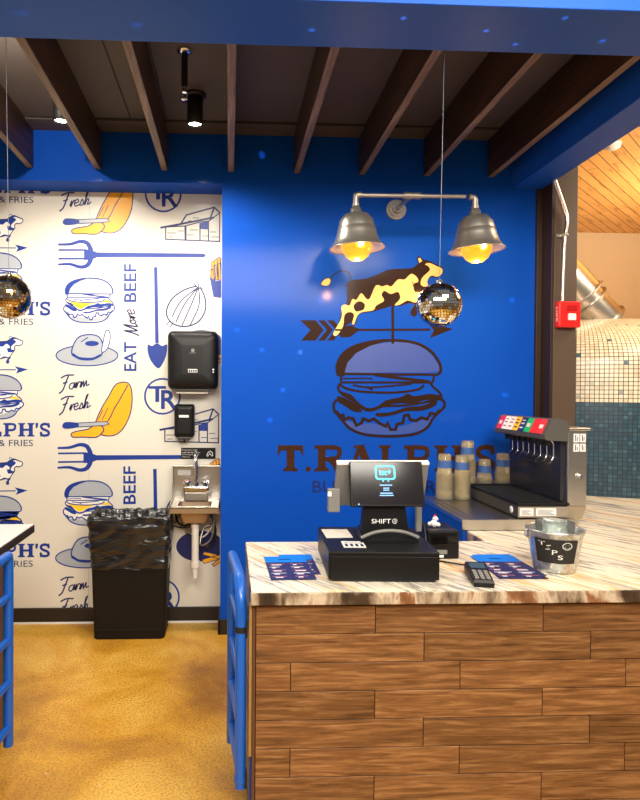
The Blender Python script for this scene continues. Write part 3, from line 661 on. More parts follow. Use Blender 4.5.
# ================================================================== COUNTER
YC, XL = 2.1127, .0927
cb = thing('service_counter', 'long counter base faced with brown wood-look tile planks', 'counter', (1.6, 2.4, 0))
CB = (1.6, 2.4, 0)
rel(CB).box(.098, 3.3, YC+.012, 2.74, 0, .848, GROUT).build('carcass', cb)
tm = rel(CB); Ts = .1025; J = [.5254, .7022, .2224+.612]; W_ = .612
tm.box(XL+.006, 3.3, YC+.006, YC+.0125, 0, .8485, GROUT)
for r in range(9):
    z1 = .8392-(r)*Ts; z0 = z1-Ts
    if r == 0: z1t = z1
    x = J[r % 3]-W_*3
    while x < 3.3:
        a, b = max(x, XL+.005), min(x+W_, 3.3)
        if b-a > .02 and z1 > .02: tm.box(a+.0014, b-.0014, YC, YC+.008, max(z0, 0)+.0014, z1-.0014, TILE, .0012, col=(random.random(), random.random(), random.random()))
        x += W_
tm.build('tile_facing', cb)
rel(CB).box(XL-.007, XL+.004, YC-.004, YC+.02, 0, .845, EDGEB, .002).build('corner_trim', cb)['label'] = 'dark red-brown corner strip'
rel(CB).box(.075, XL-.008, YC+.004, YC+.03, .30, .845, EDGEW).build('edge_strip', cb)['label'] = 'yellow raw edge strip'
rel(CB).box(.0785, .0975, YC+.031, 2.74, 0, .845, BLUE_CAB).build('end_panel', cb)['label'] = 'blue painted end panel'
top = M()
def slab_top(x0, x1, y0, y1):
    top.box(x0, x1, y0, y1, .849, .894, STONE_EDGE, .004); top.box(x0+.003, x1-.003, y0+.003, y1-.003, .894, .8962, STONE)
slab_top(.078, 3.3, 2.085, 2.79)
slab_top(1.212, 3.3, 2.7905, 3.0); slab_top(1.79, 3.3, 3.0005, 3.78)
arcp = [(2.245, 3.7805), (3.3, 3.7805)] + [(3.3-1.055*i/16, 5.556-math.sqrt(1.758**2-(1.055*i/16)**2)) for i in range(17)]
top.prism(arcp[0:1]+arcp[1:2]+arcp[2:], 'z', .849, .8962, STONE)
to = top.build('countertop', loc=(1.6, 2.4, .849)); tag(to, 'cream, grey and orange streaked stone top on the tiled counter', 'countertop')
wr = M().box(1.80, 3.3, 3.05, 3.70, 0, .848, BLUE_CAB, .003).build('return_cabinet', loc=(2.4, 3.4, 0)); tag(wr, 'cabinet under the stone worktop beside the soda fountain', 'cabinet')

# left counter
lc = thing('side_counter', 'pale-topped counter corner with dark edge at the left frame edge', 'counter', (-1.4, 2.8, 0)); LB = (-1.4, 2.8, 0)
rel(LB).box(-2.2, -1.017, 1.9, 3.183, .853, .893, TRIMD, .003).box(-2.197, -1.020, 1.903, 3.18, .893, .8962, GLAREW).build('worktop', lc)
rel(LB).box(-2.1, -1.045, 2.0, 2.86, 0, .852, BEIGEF, .004).build('base', lc)

# gates
def gate(xf, yf, xn, yn, label, base):
    g = thing('half_gate', label, 'gate', base, 0, 'blue tubular half gates')
    r = .020; f = Vector((xf, yf, 0)); n = Vector((xn, yn, 0)); zt, zb = .915, .15
    def P(v, z): return (v.x, v.y, z)
    dd = (n-f).normalized()
    def arc(c, a, b, k=5): return [c + a*math.cos(PI/2*i/k) + b*math.sin(PI/2*i/k) for i in range(k+1)]
    R = .11; up = Vector((0, 0, 1))
    pts = [Vector(P(f, zb+.01)), Vector(P(f, zt-.03))]
    rel(base).tube([P(f, zb-.02), P(f, zt-.01)], r, BLUE_TUBE, 14).build('end_post', g)
    fr = [Vector(P(f, zt)) - dd*.0, Vector(P(n, zt)) - dd*R] + arc(Vector(P(n, zt-R)) - dd*R, up*R, dd*R)[1:] + [Vector(P(n, zb+.02))]
    rel(base).tube(fr, r, BLUE_TUBE, 14).build('frame_tube', g)
    for z in (.750, .570, .392, .208):
        rel(base).tube([P(f, z), P(n, z)], r*.82, BLUE_TUBE, 12).build('cross_bar', g)
    rel(base).box(min(xf, xn)+.002, min(xf, xn)+.012, yf, yn, zb, zb+.02, BLUE_TUBE).build('bottom_plate', g) if False else None
    return g
g1 = gate(.016, 2.50, .046, 2.15, 'blue tubular metal half gate folded against the tiled counter', (.03, 2.3, 0))
g2 = gate(-.905, 2.50, -.93, 2.0, 'blue tubular metal half gate below the left side counter', (-.92, 2.3, 0))
for z in (.745, .20):
    m = rel((.03, 2.3, 0)).tube([(.046, 2.15, z-.010), (.046, 2.15, z+.010)], .0225, BLACKM if z > .5 else BLUE_TUBE, 12).box(.046, .0695, 2.142, 2.158, z-.012, z+.012, BLACKM, .002).box(.062, .0695, 2.135, 2.17, z-.03, z+.03, BLACKM, .003)
    m.build('hinge', g1)

# ================================================================== TRASH CAN
TB = (-.637, 3.985, 0)
tc_ = thing('trash_can', 'tall dark brown slim trash can with black liner against the mural', 'trash can', TB)
m = M(); loft(m, [rrect(.222, .118, .0), rrect(.228, .12, .01), rrect(.244, .13, .52), rrect(.250, .134, .76)], BIN, smooth=False)
m.box(-.21, .21, -.1265, -.118, .05, .07, BIN, .003).box(-.19, .19, -.1335, -.12, .44, .45, BIN, .002)
m.build('bin', tc_)
from mathutils import noise
def wobf(x, y, z, k):
    v = Vector((x*7+z*3, y*7, z*22 - x*6)); n_ = noise.noise(v)
    t = (z-.43)/.36
    return (.05*n_*(1 if z > .44 else .4)) if k == 0 else ((.07*n_) if k == 1 else 0.012*noise.noise(Vector((x*20, y*20, 3))))
m = M(); rings = []
for i in range(26):
    z = .455+.325*i/25; h = i/25
    rings.append([p for p in rrect(.246+.022*h, .134+.012*h, z, .03, wob=wobf)])
rim = rrect(.262, .14, .795, .03, wob=lambda x, y, z, k: .02*noise.noise(Vector((x*40, y*40, 1))) if k < 2 else .016*noise.noise(Vector((x*30, y*30, 5))))
rings.append(rim)
for h in (.785, .70): rings.append([p for p in rrect(.238, .118, h, .03, wob=lambda x, y, z, k: .06*noise.noise(Vector((x*40, y*40, 8))) if k < 2 else 0.0)])
loft(m, rings, BAG, cap0=False, cap1=True)
m.build('liner', tc_)['label'] = 'glossy black wrinkled plastic liner'

# ================================================================== PAPER TOWEL + SOAP + SIGN
DB = (-.25, YW, 1.8)
pt = thing('paper_towel_dispenser', 'black paper towel dispenser mounted on the mural above the soap dispenser', 'towel dispenser', DB)
k = (4.0-.0)/4.0
def D(x0, x1, y0, y1, z0, z1, mat, bev, name, root=pt, base=DB, lab=None):
    o = rel(base).box(x0, x1, y0, y1, z0, z1, mat, bev).build(name, root)
    if lab: o['label'] = lab
    return o
def rbox(m, x0, x1, z0, z1, yb, rings_, mat, r=.03):
    cx_, cz_, hx, hz = (x0+x1)/2, (z0+z1)/2, (x1-x0)/2, (z1-z0)/2; L_ = []
    for y, k_ in rings_: L_.append([(cx_+a, y, cz_+b) for a, b, _ in rrect(hx-k_, hz-k_, 0, max(.004, r-k_*.3), 6)])
    loft(m, L_, mat, cap0=True, cap1=True)
m = rel(DB); rbox(m, -.412, -.078, 1.608, 1.997, YW, [(YW-.004, 0), (4.03, 0), (4.0, .002), (3.982, .008), (3.97, .018), (3.962, .035), (3.957, .06), (3.955, .1)], BLACK, .035); m.build('housing', pt)
D(-.36, -.13, 3.99, 4.10, 1.597, 1.612, GREYD, .003, 'towel_slot')
m = rel(DB); m.raw([(-.355, 4.02, 1.609), (-.145, 4.02, 1.609), (-.145, 4.012, 1.582), (-.355, 4.012, 1.582), (-.355, 4.024, 1.609), (-.145, 4.024, 1.609), (-.145, 4.016, 1.582), (-.355, 4.016, 1.582)], [(0, 1, 2, 3), (4, 5, 6, 7), (3, 2, 6, 7), (0, 3, 7, 4), (1, 2, 6, 5)], plain('towel_paper', (.86, .80, .70), .8)); m.build('paper_towel', pt, fix=True)['label'] = 'white paper towel end'
m = rel(DB).box(-.272, -.212, 3.9525, 3.956, 1.72, 1.742, WHITE, .001)
for i in range(4): m.box(-.268+.014*i, -.258+.014*i, 3.951, 3.953, 1.724, 1.738, BLACK)
rel(DB).box(-.268, -.216, 3.9605, 3.966, 1.6645, 1.6665, GREYP).build('slot_mark', pt)
m.build('label_plate', pt, fix=True)['label'] = 'small white printed plate'
m = rel(DB)
m.raw([(-.242+.013*math.cos(i*PI/3), 3.9535, 1.865+.013*math.sin(i*PI/3)) for i in range(6)], [list(range(6))], GREYP); m.box(-.262, -.222, 3.9525, 3.956, 1.846, 1.849, GREYP); m.build('maker_mark', pt, fix=True)
rel(DB).box(-.112, -.104, 3.952, 3.957, 1.72, 1.726, WHITE).box(-.112, -.102, 3.952, 3.957, 1.735, 1.745, WHITE).build('indicator', pt)
SB = (-.305, YW, 1.4)
sd = thing('soap_dispenser', 'small black soap dispenser on the mural under the towel dispenser', 'soap dispenser', SB)
m = rel(SB); rbox(m, -.372, -.237, 1.285, 1.508, YW, [(YW-.004, 0), (4.07, 0), (4.052, .003), (4.044, .012), (4.04, .03)], BLACK, .018); m.build('housing', sd)
rel(SB).box(-.338, -.272, 4.036, 4.041, 1.42, 1.436, WHITE, .001).build('label_plate', sd)['label'] = 'white printed plate'
rel(SB).box(-.345, -.265, 4.045, 4.09, 1.270, 1.290, GREYD, .006).build('nozzle', sd)
GB = (-.235, YW, 1.17); sg = thing('handwash_sign', 'small black handwashing notice on the mural above the sink faucet', 'sign', GB)
rel(GB).box(-.331, -.094, YW-.006, YW-.002, 1.130, 1.207, BLACK, .001).build('plate', sg)
m = Art(lambda x, y: (x, y), lambda u, v, l: (u+.235, -.0062-.0002*l, v-1.17))
for t, y0, y1, w_ in (('Employees must', 1.186, 1.197, .105), ('wash hands before', 1.170, 1.181, .125), ('returning to work', 1.154, 1.165, .118), ('Thank you', 1.139, 1.148, .055)):
    vs_, tr_ = text_tris(t)
    for a, b, c in tr_: m.tri([(-.325+w_*vs_[q][0], y0+(y1-y0)*vs_[q][1]) for q in (a, b, c)], WHITE, 1)
m.line([(-.155, 1.15), (-.145, 1.175), (-.13, 1.185), (-.115, 1.172), (-.113, 1.15)], .005, WHITE, 1); m.line([(-.15, 1.145), (-.133, 1.168), (-.117, 1.148)], .004, WHITE, 1)
m.m.build('lettering', sg, fix=False)['label'] = 'white lettering and hand symbol'

# ================================================================== SINK
KB = (-.22, 4.0, .85)
sk = thing('hand_sink', 'small wall-mounted stainless hand sink between trash can and blue wall', 'sink', KB)
x0, x1 = -.385, -.060; f0 = 3.85
m = rel(KB)
# rim with bowl opening
bx0, bx1, by0, by1 = -.335, -.115, 3.90, 4.06
for a, b, c, d_ in ((x0, x1, f0, by0), (x0, x1, by1, YW-.006), (x0, bx0, by0, by1), (bx1, x1, by0, by1)): m.box(a, b, c, d_, .845, .851, STEEL)
m.box(x0, x1, f0, f0+.006, .812, .851, STEEL, .002); m.box(x0, x0+.006, f0, YW-.006, .812, .851, STEEL); m.box(x1-.006, x1, f0, YW-.006, .812, .851, STEEL)
m.build('rim', sk)
loft(rel(KB), [[(x+(-.225), y+3.98, z) for x, y, z in rrect(.110, .08, .849, .03)], [(x-.225, y+3.98, z) for x, y, z in rrect(.104, .075, .78, .03)], [(x-.225, y+3.98, z) for x, y, z in rrect(.085, .06, .735, .03)]], SINKB, cap0=False, cap1=True).build('bowl', sk)['label'] = 'copper-toned reflecting bowl'
m = rel(KB).box(x0, x1, YW-.02, YW-.006, .851, 1.085, STEEL, .002).box(x0, x1, YW-.045, YW-.006, 1.078, 1.088, STEEL, .002)
m.prism([(YW-.02, .852), (3.95, .852), (4.06, .93), (4.08, 1.085), (YW-.02, 1.085)], 'x', x0, x0+.004, STEELD)
m.build('backsplash', sk)
rel(KB).box(-.352, -.262, YW-.0225, YW-.0195, 1.02, 1.055, plain('grey_sticker', (.55, .52, .48), .5)).build('sticker', sk)['label'] = 'pale grey sticker'
FB = KB; fx = -.222
fa = M(); 
m = rel(KB).box(fx-.085, fx+.085, 4.045, 4.10, .915, .955, CHROME, .008).box(fx-.08, fx+.08, 4.055, 4.128, .855, .915, STEELD, .006)
m.build('faucet_body', sk)
m = rel(KB); arcp = [(fx, 4.07, .955), (fx, 4.07, 1.13)] + [(fx, 4.07-.055+.055*math.cos(a), 1.13+.055*math.sin(a)) for a in [PI*i/8 for i in range(1, 9)]] + [(fx, 3.96, 1.09)]
m.tube(arcp, .011, CHROME, 12).tube([(fx, 4.07, .95), (fx, 4.07, .98)], .018, CHROME, 14); m.build('spout', sk)
for s_ in (-1, 1):
    h = rel(KB).tube([(fx+s_*.06, 4.07, .95), (fx+s_*.06, 4.07, .985)], .014, CHROME, 12).box(fx+s_*.06-.012+(s_*.02), fx+s_*.06+.012+(s_*.02), 4.045, 4.08, .975, .99, CHROME, .005)
    for q in range(4):
        a = q*PI/2+.6; h.tube([(fx+s_*.062, 4.06, .985), (fx+s_*.062+.028*math.cos(a), 4.06+.028*math.sin(a), .985)], .006, CHROME, 8)
    if s_ < 0: h.tube([(fx-.06, 4.06, .988), (fx-.06, 4.06, .998)], .012, plain('hot_tap_pink', (.8, .25, .22), .4), 12)
    h.build('tap_handle', sk)
m = rel(KB).tube([(-.222, 3.98, .74), (-.222, 3.98, .44)], .024, PVC, 16).tube([(-.222, 3.98, .47), (-.222, 3.98, .43)], .033, PVC, 16).tube([(-.222, 3.98, .435), (-.222, 3.98, .36)], [.024, .018], PVC, 16).tube([(-.222, 3.98, .70), (-.222, 3.98, .72)], .03, PVC, 16)
m.build('drain_pipe', sk)['label'] = 'white plastic drain pipe'
def curve3(pts, k=6):
    out = []
    n = len(pts)
    for i in range(n-1):
        p = [Vector(pts[max(0, min(n-1, j))]) for j in (i-1, i, i+1, i+2)]
        for q in range(k):
            t = q/k; out.append(.5*((2*p[1]) + (-p[0]+p[2])*t + (2*p[0]-5*p[1]+4*p[2]-p[3])*t*t + (-p[0]+3*p[1]-3*p[2]+p[3])*t**3))
    out.append(Vector(pts[-1])); return out
for i, pts in enumerate(([(-.13, 4.08, .84), (-.10, 4.05, .72), (-.12, 4.04, .60), (-.19, 4.05, .56), (-.17, 4.10, .66), (-.10, 4.12, .68)], [(-.16, 4.08, .84), (-.09, 4.07, .66), (-.13, 4.09, .53), (-.19, 4.1, .58)], [(-.345, 4.10, .80), (-.36, 4.08, .76), (-.34, 4.06, .71), (-.30, 4.05, .69), (-.26, 4.08, .70)], [(-.30, 4.12, .64), (-.18, 4.09, .60), (-.09, 4.12, .70)])):
    rel(KB).tube(curve3(pts), .007, STEELD if i in (0, 3) else CABLE, 8).build('supply_hose', sk)

# ================================================================== CEILING FIXTURES
def downlight(x, y, label, power):
    B_ = (x, y, ZC); r = thing('cylinder_downlight', label, 'ceiling light', B_, 0, 'black cylinder downlights between the joists')
    rel(B_).lathe([(0.001, -.001), (.062, -.001), (.062, -.012), (.05, -.018), (.001, -.018)], BLACKM, B_, 28).build('canopy', r)
    rel(B_).lathe([(.012, -.015), (.045, -.02), (.046, -.17), (.040, -.175), (.038, -.15)], BLACKM, B_, 28).build('body', r)
    rel(B_).lathe([(.001, -.160), (.038, -.160)], LEDW, B_, 28).build('lens', r)
    spot('downlight_beam', (x, y, ZC-.178), (x, y+.06, 0), 150, power, (1, .93, .80), .035, .7)
downlight(-.205, 3.44, 'black cylinder downlight shining beside the sprinkler, left of centre', 48)
downlight(-.955, 3.44, 'black cylinder downlight mostly hidden behind the second joist', 56)
B_ = (-.231, 3.0, ZC); r = thing('fire_sprinkler', 'fire sprinkler on a black drop pipe with chrome escutcheon', 'sprinkler', B_)
rel(B_).lathe([(.001, -.001), (.040, -.001), (.036, -.010), (.016, -.014)], CHROME, B_, 24).build('escutcheon', r)
rel(B_).tube([(-.231, 3.0, ZC-.005), (-.231, 3.0, 3.10)], .016, BLACKM, 14).build('drop_pipe', r)
m = rel(B_).tube([(-.231, 3.0, 3.10), (-.231, 3.0, 3.075)], .011, CHROME, 10).tube([(-.243, 3.0, 3.08), (-.246, 3.0, 3.055), (-.231, 3.0, 3.04)], .003, CHROME, 6).tube([(-.219, 3.0, 3.08), (-.216, 3.0, 3.055), (-.231, 3.0, 3.04)], .003, CHROME, 6).lathe([(.001, .0), (.018, 0), (.020, -.003), (.001, -.004)], CHROME, (-.231, 3.0, 3.04), 14)
m.build('sprinkler_head', r)

# ================================================================== WALL LAMP
LBs = (1.09, YB, 2.80); YL = 3.40
wl = thing('wall_lamp', 'two-arm galvanised pipe wall lamp with spun metal bell shades', 'wall lamp', LBs)
cp = rel(LBs)
for r0, a, b in ((.066, 0, -.012), (.050, -.012, -.024), (.030, -.024, -.05)): cp.tube([(1.09, YB-.0005+a, 2.80), (1.09, YB+b, 2.80)], r0, PIPE, 28)
cp.build('canopy', wl)
rel(LBs).tube([(1.09, YB-.04, 2.80), (1.035, YL, 2.722)], .013, PIPE, 14).build('arm', wl)
m = rel(LBs).tube([(.70, YL, 2.718), (1.345, YL, 2.722)], .012, PIPE, 14).tube([(.985, YL, 2.721), (1.085, YL, 2.721)], .0185, PIPE, 16).tube([(1.0, YL, 2.721), (1.006, YL, 2.721)], .021, PIPE, 16).tube([(1.064, YL, 2.721), (1.07, YL, 2.721)], .021, PIPE, 16)
m.build('cross_pipe', wl)
def shade(x, z, tilt):
    zz = z
    e = rel(LBs).tube(curve3([(x+(.03 if x < 1 else -.035), YL, 2.72), (x+.004*(1 if x < 1 else -1), YL, 2.716), (x, YL, 2.69), (x, YL, 2.655)], 4), .017, PIPE, 14).tube([(x, YL, 2.668), (x, YL, 2.655)], .021, PIPE, 14); e.build('elbow', wl)
    s_ = rel(LBs); T0 = Matrix.Translation(Vector((x, YL, 2.66))) @ Matrix.Rotation(tilt, 4, 'Y'); s_.T = s_.T @ T0
    s_.lathe([(.018, .0), (.022, -.012), (.030, -.018), (.034, -.045), (.036, -.05)], SPUN, N=32)
    s_.lathe([(.036, -.042), (.070, -.055), (.094, -.085), (.104, -.125), (.106, -.135), (.109, -.138), (.112, -.16), (.125, -.20), (.148, -.238), (.157, -.243), (.157, -.247), (.146, -.242), (.121, -.20), (.107, -.16), (.10, -.13), (.088, -.088), (.066, -.06), (.034, -.05)], SPUN, N=48)
    so = s_.build('lamp_shade', wl)
    b_ = rel(LBs); b_.T = b_.T @ T0
    b_.lathe([(.014, -.10), (.018, -.13), (.045, -.165), (.076, -.20), (.085, -.232), (.080, -.262), (.062, -.292), (.032, -.312), (.001, -.318)], GLASSAMB, N=32); bo = b_.build('bulb', wl); bo['label'] = 'glowing amber globe bulb'
    c_ = rel(LBs); c_.T = c_.T @ T0
    c_.tube([(.0, -.078, -.222), (.006, -.086, -.238), (.0, -.082, -.252)], [.004, .012, .005], HOTCORE, 8)
    c_.build('filament', bo)
    c2 = T0 @ Vector((0, 0, -.345)); l = bpy.data.lights.new('bulb_glow', 'POINT'); l.energy = 7; l.color = (1, .52, .20); l.shadow_soft_size = .03; o = bpy.data.objects.new('bulb_glow', l); C.objects.link(o); o.location = c2
shade(.712, 2.66, math.radians(-2)); shade(1.40, 2.66, math.radians(-3))

# ================================================================== MIRROR BALLS
def ball(x, y, z, r, label, wire_top, tilt, mats, base_rot):
    B_ = (x, y, z); g = thing('mirror_ball', label, 'disco ball', B_, 0, 'mirror balls hung from the front beam')
    m = rel(B_); m.lathe([(r*.985*math.sin(a), r*.985*-math.cos(a)) for a in [PI*i/18 for i in range(19)]], BALLCORE, B_, 32); m.build('core', g)
    m = rel(B_); rows = 24
    for i in range(1, rows):
        a0 = PI*i/rows-PI/2-PI/rows/2; a1 = a0+PI/rows; am = (a0+a1)/2; n = max(6, int(2*PI*math.cos(am)/(PI/rows)))
        for j in range(n):
            t0 = 2*PI*(j+.07)/n; t1 = 2*PI*(j+.93)/n; b0 = a0+.06*PI/rows; b1 = a1-.06*PI/rows
            jit = Vector((random.uniform(-1, 1), random.uniform(-1, 1), random.uniform(-1, 1)))*.03
            vs = []
            for tt, bb in ((t0, b0), (t1, b0), (t1, b1), (t0, b1)):
                p = Vector((math.cos(bb)*math.cos(tt), math.cos(bb)*math.sin(tt), math.sin(bb)))*r
                vs.append(p)
            c = sum(vs, Vector())/4; nrm = (c.normalized()+jit).normalized()
            vs = [v - nrm*((v-c).dot(nrm)) for v in vs]; vs = [tuple(Vector(B_)+v+c.normalized()*.0012) for v in vs]
            m.raw(vs, [(0, 1, 2, 3)], random.choice(mats))
    m.build('mirror_tiles', g, fix=False)
    rel(B_).tube([(x, y, z+r-.004), (x, y, z+r+.012)], .012, CHROME, 12).build('cap', g)
    rel(B_).tube([(x, y, z+r+.005), wire_top], .0011, WIRE, 6).build('hanging_wire', g)
ball(.838, 2.378, 1.950, .087, 'silver mirror ball hanging in front of the painted cow', (.853, 2.3785, 3.28), 0, [MIRROR]*5+[GOLDMIR], 0)
ball(-.868, 2.40, 1.964, .084, 'amber-toned mirror ball cut by the left picture edge, before the mural', (-.885, 2.40, 3.28), 0, [MIRROR, GOLDMIR, GOLDMIR, GOLDMIR], 0)
# added narrow spots at the silver ball stand in for its reflected flecks
bc = Vector((.838, 2.378, 1.95))
flecks = [(320, 300, 3), (262, 350, 3), (283, 390, 3), (247, 225, 3), (375, 195, 0), (300, 352, 3), (262, 155, 3), (472, 222, 3), (512, 300, 3), (505, 395, 3), (270, 420, 3), (237, 330, 3)]
for x, y, _ in flecks:
    X, Z = on_y(x, y, YB); t = Vector((X, YB, Z)); dv = (t-bc).normalized()
    spot('ball_fleck', tuple(bc+dv*.10), tuple(t), 1.5, 90, (.75, .86, 1), .004, .9)
for X, Y in ((.62, 2.16), (.95, 2.22), (1.2, 2.13), (1.42, 2.26), (1.62, 2.17), (.3, 2.25), (1.1, 2.3), (1.75, 2.28), (-.35, 2.25), (-.75, 2.2)):
    t = Vector((X, Y, ZS)); dv = (t-bc).normalized(); spot('ball_fleck', tuple(bc+dv*.10), tuple(t), 1.5, 45, (.75, .86, 1), .004, .9)

# ================================================================== FIRE ALARM + CONDUIT
AB = (2.155, 3.79, 2.1)
fa = thing('fire_alarm', 'red fire alarm strobe box on the brown post', 'fire alarm', AB)
rel(AB).box(2.088, 2.232, 3.735, 3.788, 2.018, 2.185, RED, .010).build('housing', fa)
m = rel(AB).box(2.130, 2.205, 3.728, 3.737, 2.125, 2.158, plain('dark_red_lens', (.4, .01, .01), .2), .002); m.build('lens', fa)
rel(AB).box(2.145, 2.195, 3.722, 3.737, 2.062, 2.105, WHITE, .006).build('strobe', fa)['label'] = 'clear white strobe'
a_ = Art(lambda x, y: (x, y), lambda u, v, l: (2.0878-AB[0]-.0002, u-AB[1], v-AB[2]))
vs_, tr_ = text_tris('FIRE', .01)
for a, b, c in tr_: a_.tri([(3.768-.018*(1-vs_[q][1]), 2.15-.095*vs_[q][0]) for q in (a, b, c)], WHITE, 1)
a_.m.build('lettering', fa, fix=False)['label'] = 'white FIRE lettering on the side'
cn = M().tube(curve3([(2.052, 3.735, 2.949), (2.056, 3.735, 2.93), (2.128, 3.76, 2.78), (2.150, 3.765, 2.70), (2.135, 3.768, 2.55), (2.13, 3.770, 2.19)], 6), .0125, STEEL, 12).build('electrical_conduit', loc=(2.12, 3.76, 2.5)); tag(cn, 'bent steel conduit running down the brown post to the fire alarm', 'conduit')
cl = M().box(2.09, 2.135, 3.78, 3.7895, 2.60, 2.62, STEELD).box(2.118, 2.156, 3.752, 3.789, 2.602, 2.618, STEELD, .003).build('clip', cn); cl.location = (-2.12, -3.76, -2.5)

# ================================================================== SODA FOUNTAIN
ZST = .952
UB = (1.5, 3.3, .95)
dc = thing('drink_cabinet', 'stainless-topped blue cabinet holding the soda fountain', 'cabinet', (1.5, 3.3, 0)); DC = (1.5, 3.3, 0)
rel(DC).box(1.190, 1.789, 3.004, 3.70, 0, .93, BLUE_CAB, .003).build('body', dc)
m = rel(DC).box(1.185, 1.789, 3.0015, 3.72, .930, .948, STEEL, .003).box(1.185, 1.789, 2.995, 3.0015, .8985, .952, STEEL, .002)
m.box(1.185, 1.205, 3.0015, 3.72, .948, .952, STEEL).box(1.225, 1.235, 3.02, 3.7, .948, .9515, STEELD).box(1.265, 1.275, 3.02, 3.7, .948, .9515, STEELD).box(1.205, 1.49, 3.0015, 3.02, .948, .952, STEEL)
m.build('steel_top', dc)
sf = thing('soda_fountain', 'soda fountain with coloured flavour labels, levers and black drip tray', 'drink dispenser', UB)
rel(UB).box(1.49, 1.755, 3.032, 3.67, .9525, 1.018, GREYD, .006).box(1.4915, 1.7535, 3.0285, 3.0325, .955, 1.012, STEEL, .001).build('tray_base', sf)
m = rel(UB)
for a, b, c, d_ in ((1.484, 1.76, 3.022, 3.045), (1.484, 1.76, 3.66, 3.68), (1.484, 1.50, 3.045, 3.66), (1.74, 1.76, 3.045, 3.66)): m.box(a, b, c, d_, 1.018, 1.032, BLACK, .003)
for i in range(22): m.box(1.50, 1.74, 3.06+i*.027, 3.068+i*.027, 1.018, 1.026, BLACKM)
m.build('drip_tray', sf)['label'] = 'black slatted drip tray'
m = rel(UB).lathe([(.001, 0), (.018, 0)], WHITE, (0, 0, 0), 16); m.T = Matrix.Translation(-Vector(UB)) @ Matrix.Translation((1.489, 3.10, .985)) @ Matrix.Rotation(-PI/2, 4, 'Y'); m = M(); m.T = Matrix.Translation(Vector((1.489, 3.10, .985))-Vector(UB)) @ Matrix.Rotation(-PI/2, 4, 'Y'); m.lathe([(.001, .001), (.018, .001), (.018, -.001)], WHITE, N=18); m.build('badge', sf)['label'] = 'round white badge'
m = rel(UB)
for i, (a, b) in enumerate(((1.50, 1.57), (1.585, 1.69))):
    m.box(a, b, 3.026, 3.0288, .965, 1.004, WHITE)
    for q in range(5): m.box(a+.008, b-.008-.01*(q % 3), 3.0252, 3.0262, .970+q*.006, .9725+q*.006, GREYP)
m.build('notice_label', sf)['label'] = 'white printed notices'
rel(UB).box(1.765, 1.79, 3.125, 3.70, .96, 1.40, SPLASH, .002).build('splash_panel', sf)['label'] = 'dark reflective splash panel'
m = rel(UB).box(1.790, 1.895, 3.10, 3.72, 1.0, 1.408, STEEL, .006).box(1.775, 1.905, 3.085, 3.73, 1.402, 1.416, STEEL, .004)
loft(m, [[(1.80, 3.16, .8965), (1.86, 3.16, .8965), (1.86, 3.68, .8965), (1.80, 3.68, .8965)], [(1.792, 3.12, .93), (1.885, 3.12, .93), (1.885, 3.70, .93), (1.792, 3.70, .93)], [(1.790, 3.10, 1.0), (1.895, 3.10, 1.0), (1.895, 3.72, 1.0), (1.790, 3.72, 1.0)]], STEELD, smooth=False)
m.build('tower', sf)
m = rel(UB)
for (a, b, c, d_) in ((1.82, 1.85, 1.34, 1.385), (1.856, 1.885, 1.34, 1.385), (1.82, 1.85, 1.29, 1.332), (1.856, 1.885, 1.29, 1.332)):
    m.box(a, b, 3.0975, 3.1, c, d_, WHITE); m.box(a+.008, a+.013, 3.0968, 3.0976, c+.006, d_-.006, GREYD); m.box(a+.018, a+.021, 3.0968, 3.0976, c+.006, d_-.016, GREYD)
m.build('data_plate', sf)['label'] = 'white printed data plates'
rel(UB).tube([(1.855, 3.10, 1.16), (1.855, 3.08, 1.16)], .012, CHROME, 14).tube([(1.855, 3.101, 1.16), (1.855, 3.097, 1.16)], .018, STEELD, 14).build('lock', sf)
hp = [(1.780, 1.345), (1.668, 1.350), (1.655, 1.358), (1.655, 1.381), (1.690, 1.458), (1.705, 1.464), (1.745, 1.462), (1.770, 1.452), (1.785, 1.425), (1.788, 1.395), (1.780, 1.39)]
rel(UB).prism(hp, 'y', 3.08, 3.68, plain('head_grey', (.085, .08, .07), .45)).build('head', sf)
def onface(t, y, off=0):        # slanted front face of the head
    a = Vector((1.655, 1.382)); b = Vector((1.690, 1.458)); p = a+(b-a)*t; nn = Vector((-(b-a).y, (b-a).x)).normalized(); p = p+nn*off; return (p.x, y, p.y)
ys = [3.655 - i*(.545/8) for i in range(9)]
for i in range(8):
    y0, y1 = ys[i+1]+.006, ys[i]-.004
    m = rel(UB); m.raw([onface(.0, y0, .0035), onface(.0, y1, .0035), onface(1, y1, .0035), onface(1, y0, .0035), onface(.0, y0, 0), onface(.0, y1, 0), onface(1, y1, 0), onface(1, y0, 0)], [(0, 1, 2, 3), (0, 4, 5, 1), (3, 2, 6, 7), (0, 3, 7, 4), (1, 5, 6, 2)], LBLS[i])
    for t, hh in (((.35, .62),) if i in (0, 5, 6, 7) else ((.2, .3), (.5, .6), (.75, .82))):
        if i == 6: continue
        m.raw([onface(t, y0+.01, .0042), onface(t, y1-.01, .0042), onface(hh, y1-.01, .0042), onface(hh, y0+.01, .0042)], [(0, 1, 2, 3)], WHITE if i not in (1, 2, 3) else (MENUR if i < 3 else BLACK))
    m.build('flavour_label', sf)
nz = [3.60 - i*.066 for i in range(8)]
for y in nz:
    rel(UB).tube([(1.70, y, 1.355), (1.70, y, 1.318)], [.017, .012], BLACK, 12).build('nozzle', sf)
    rel(UB).tube([(1.722, y, 1.345), (1.733, y, 1.33), (1.735, y, 1.26), (1.722, y, 1.238), (1.700, y-.012, 1.222)], .0042, CHROME, 8).build('lever', sf)

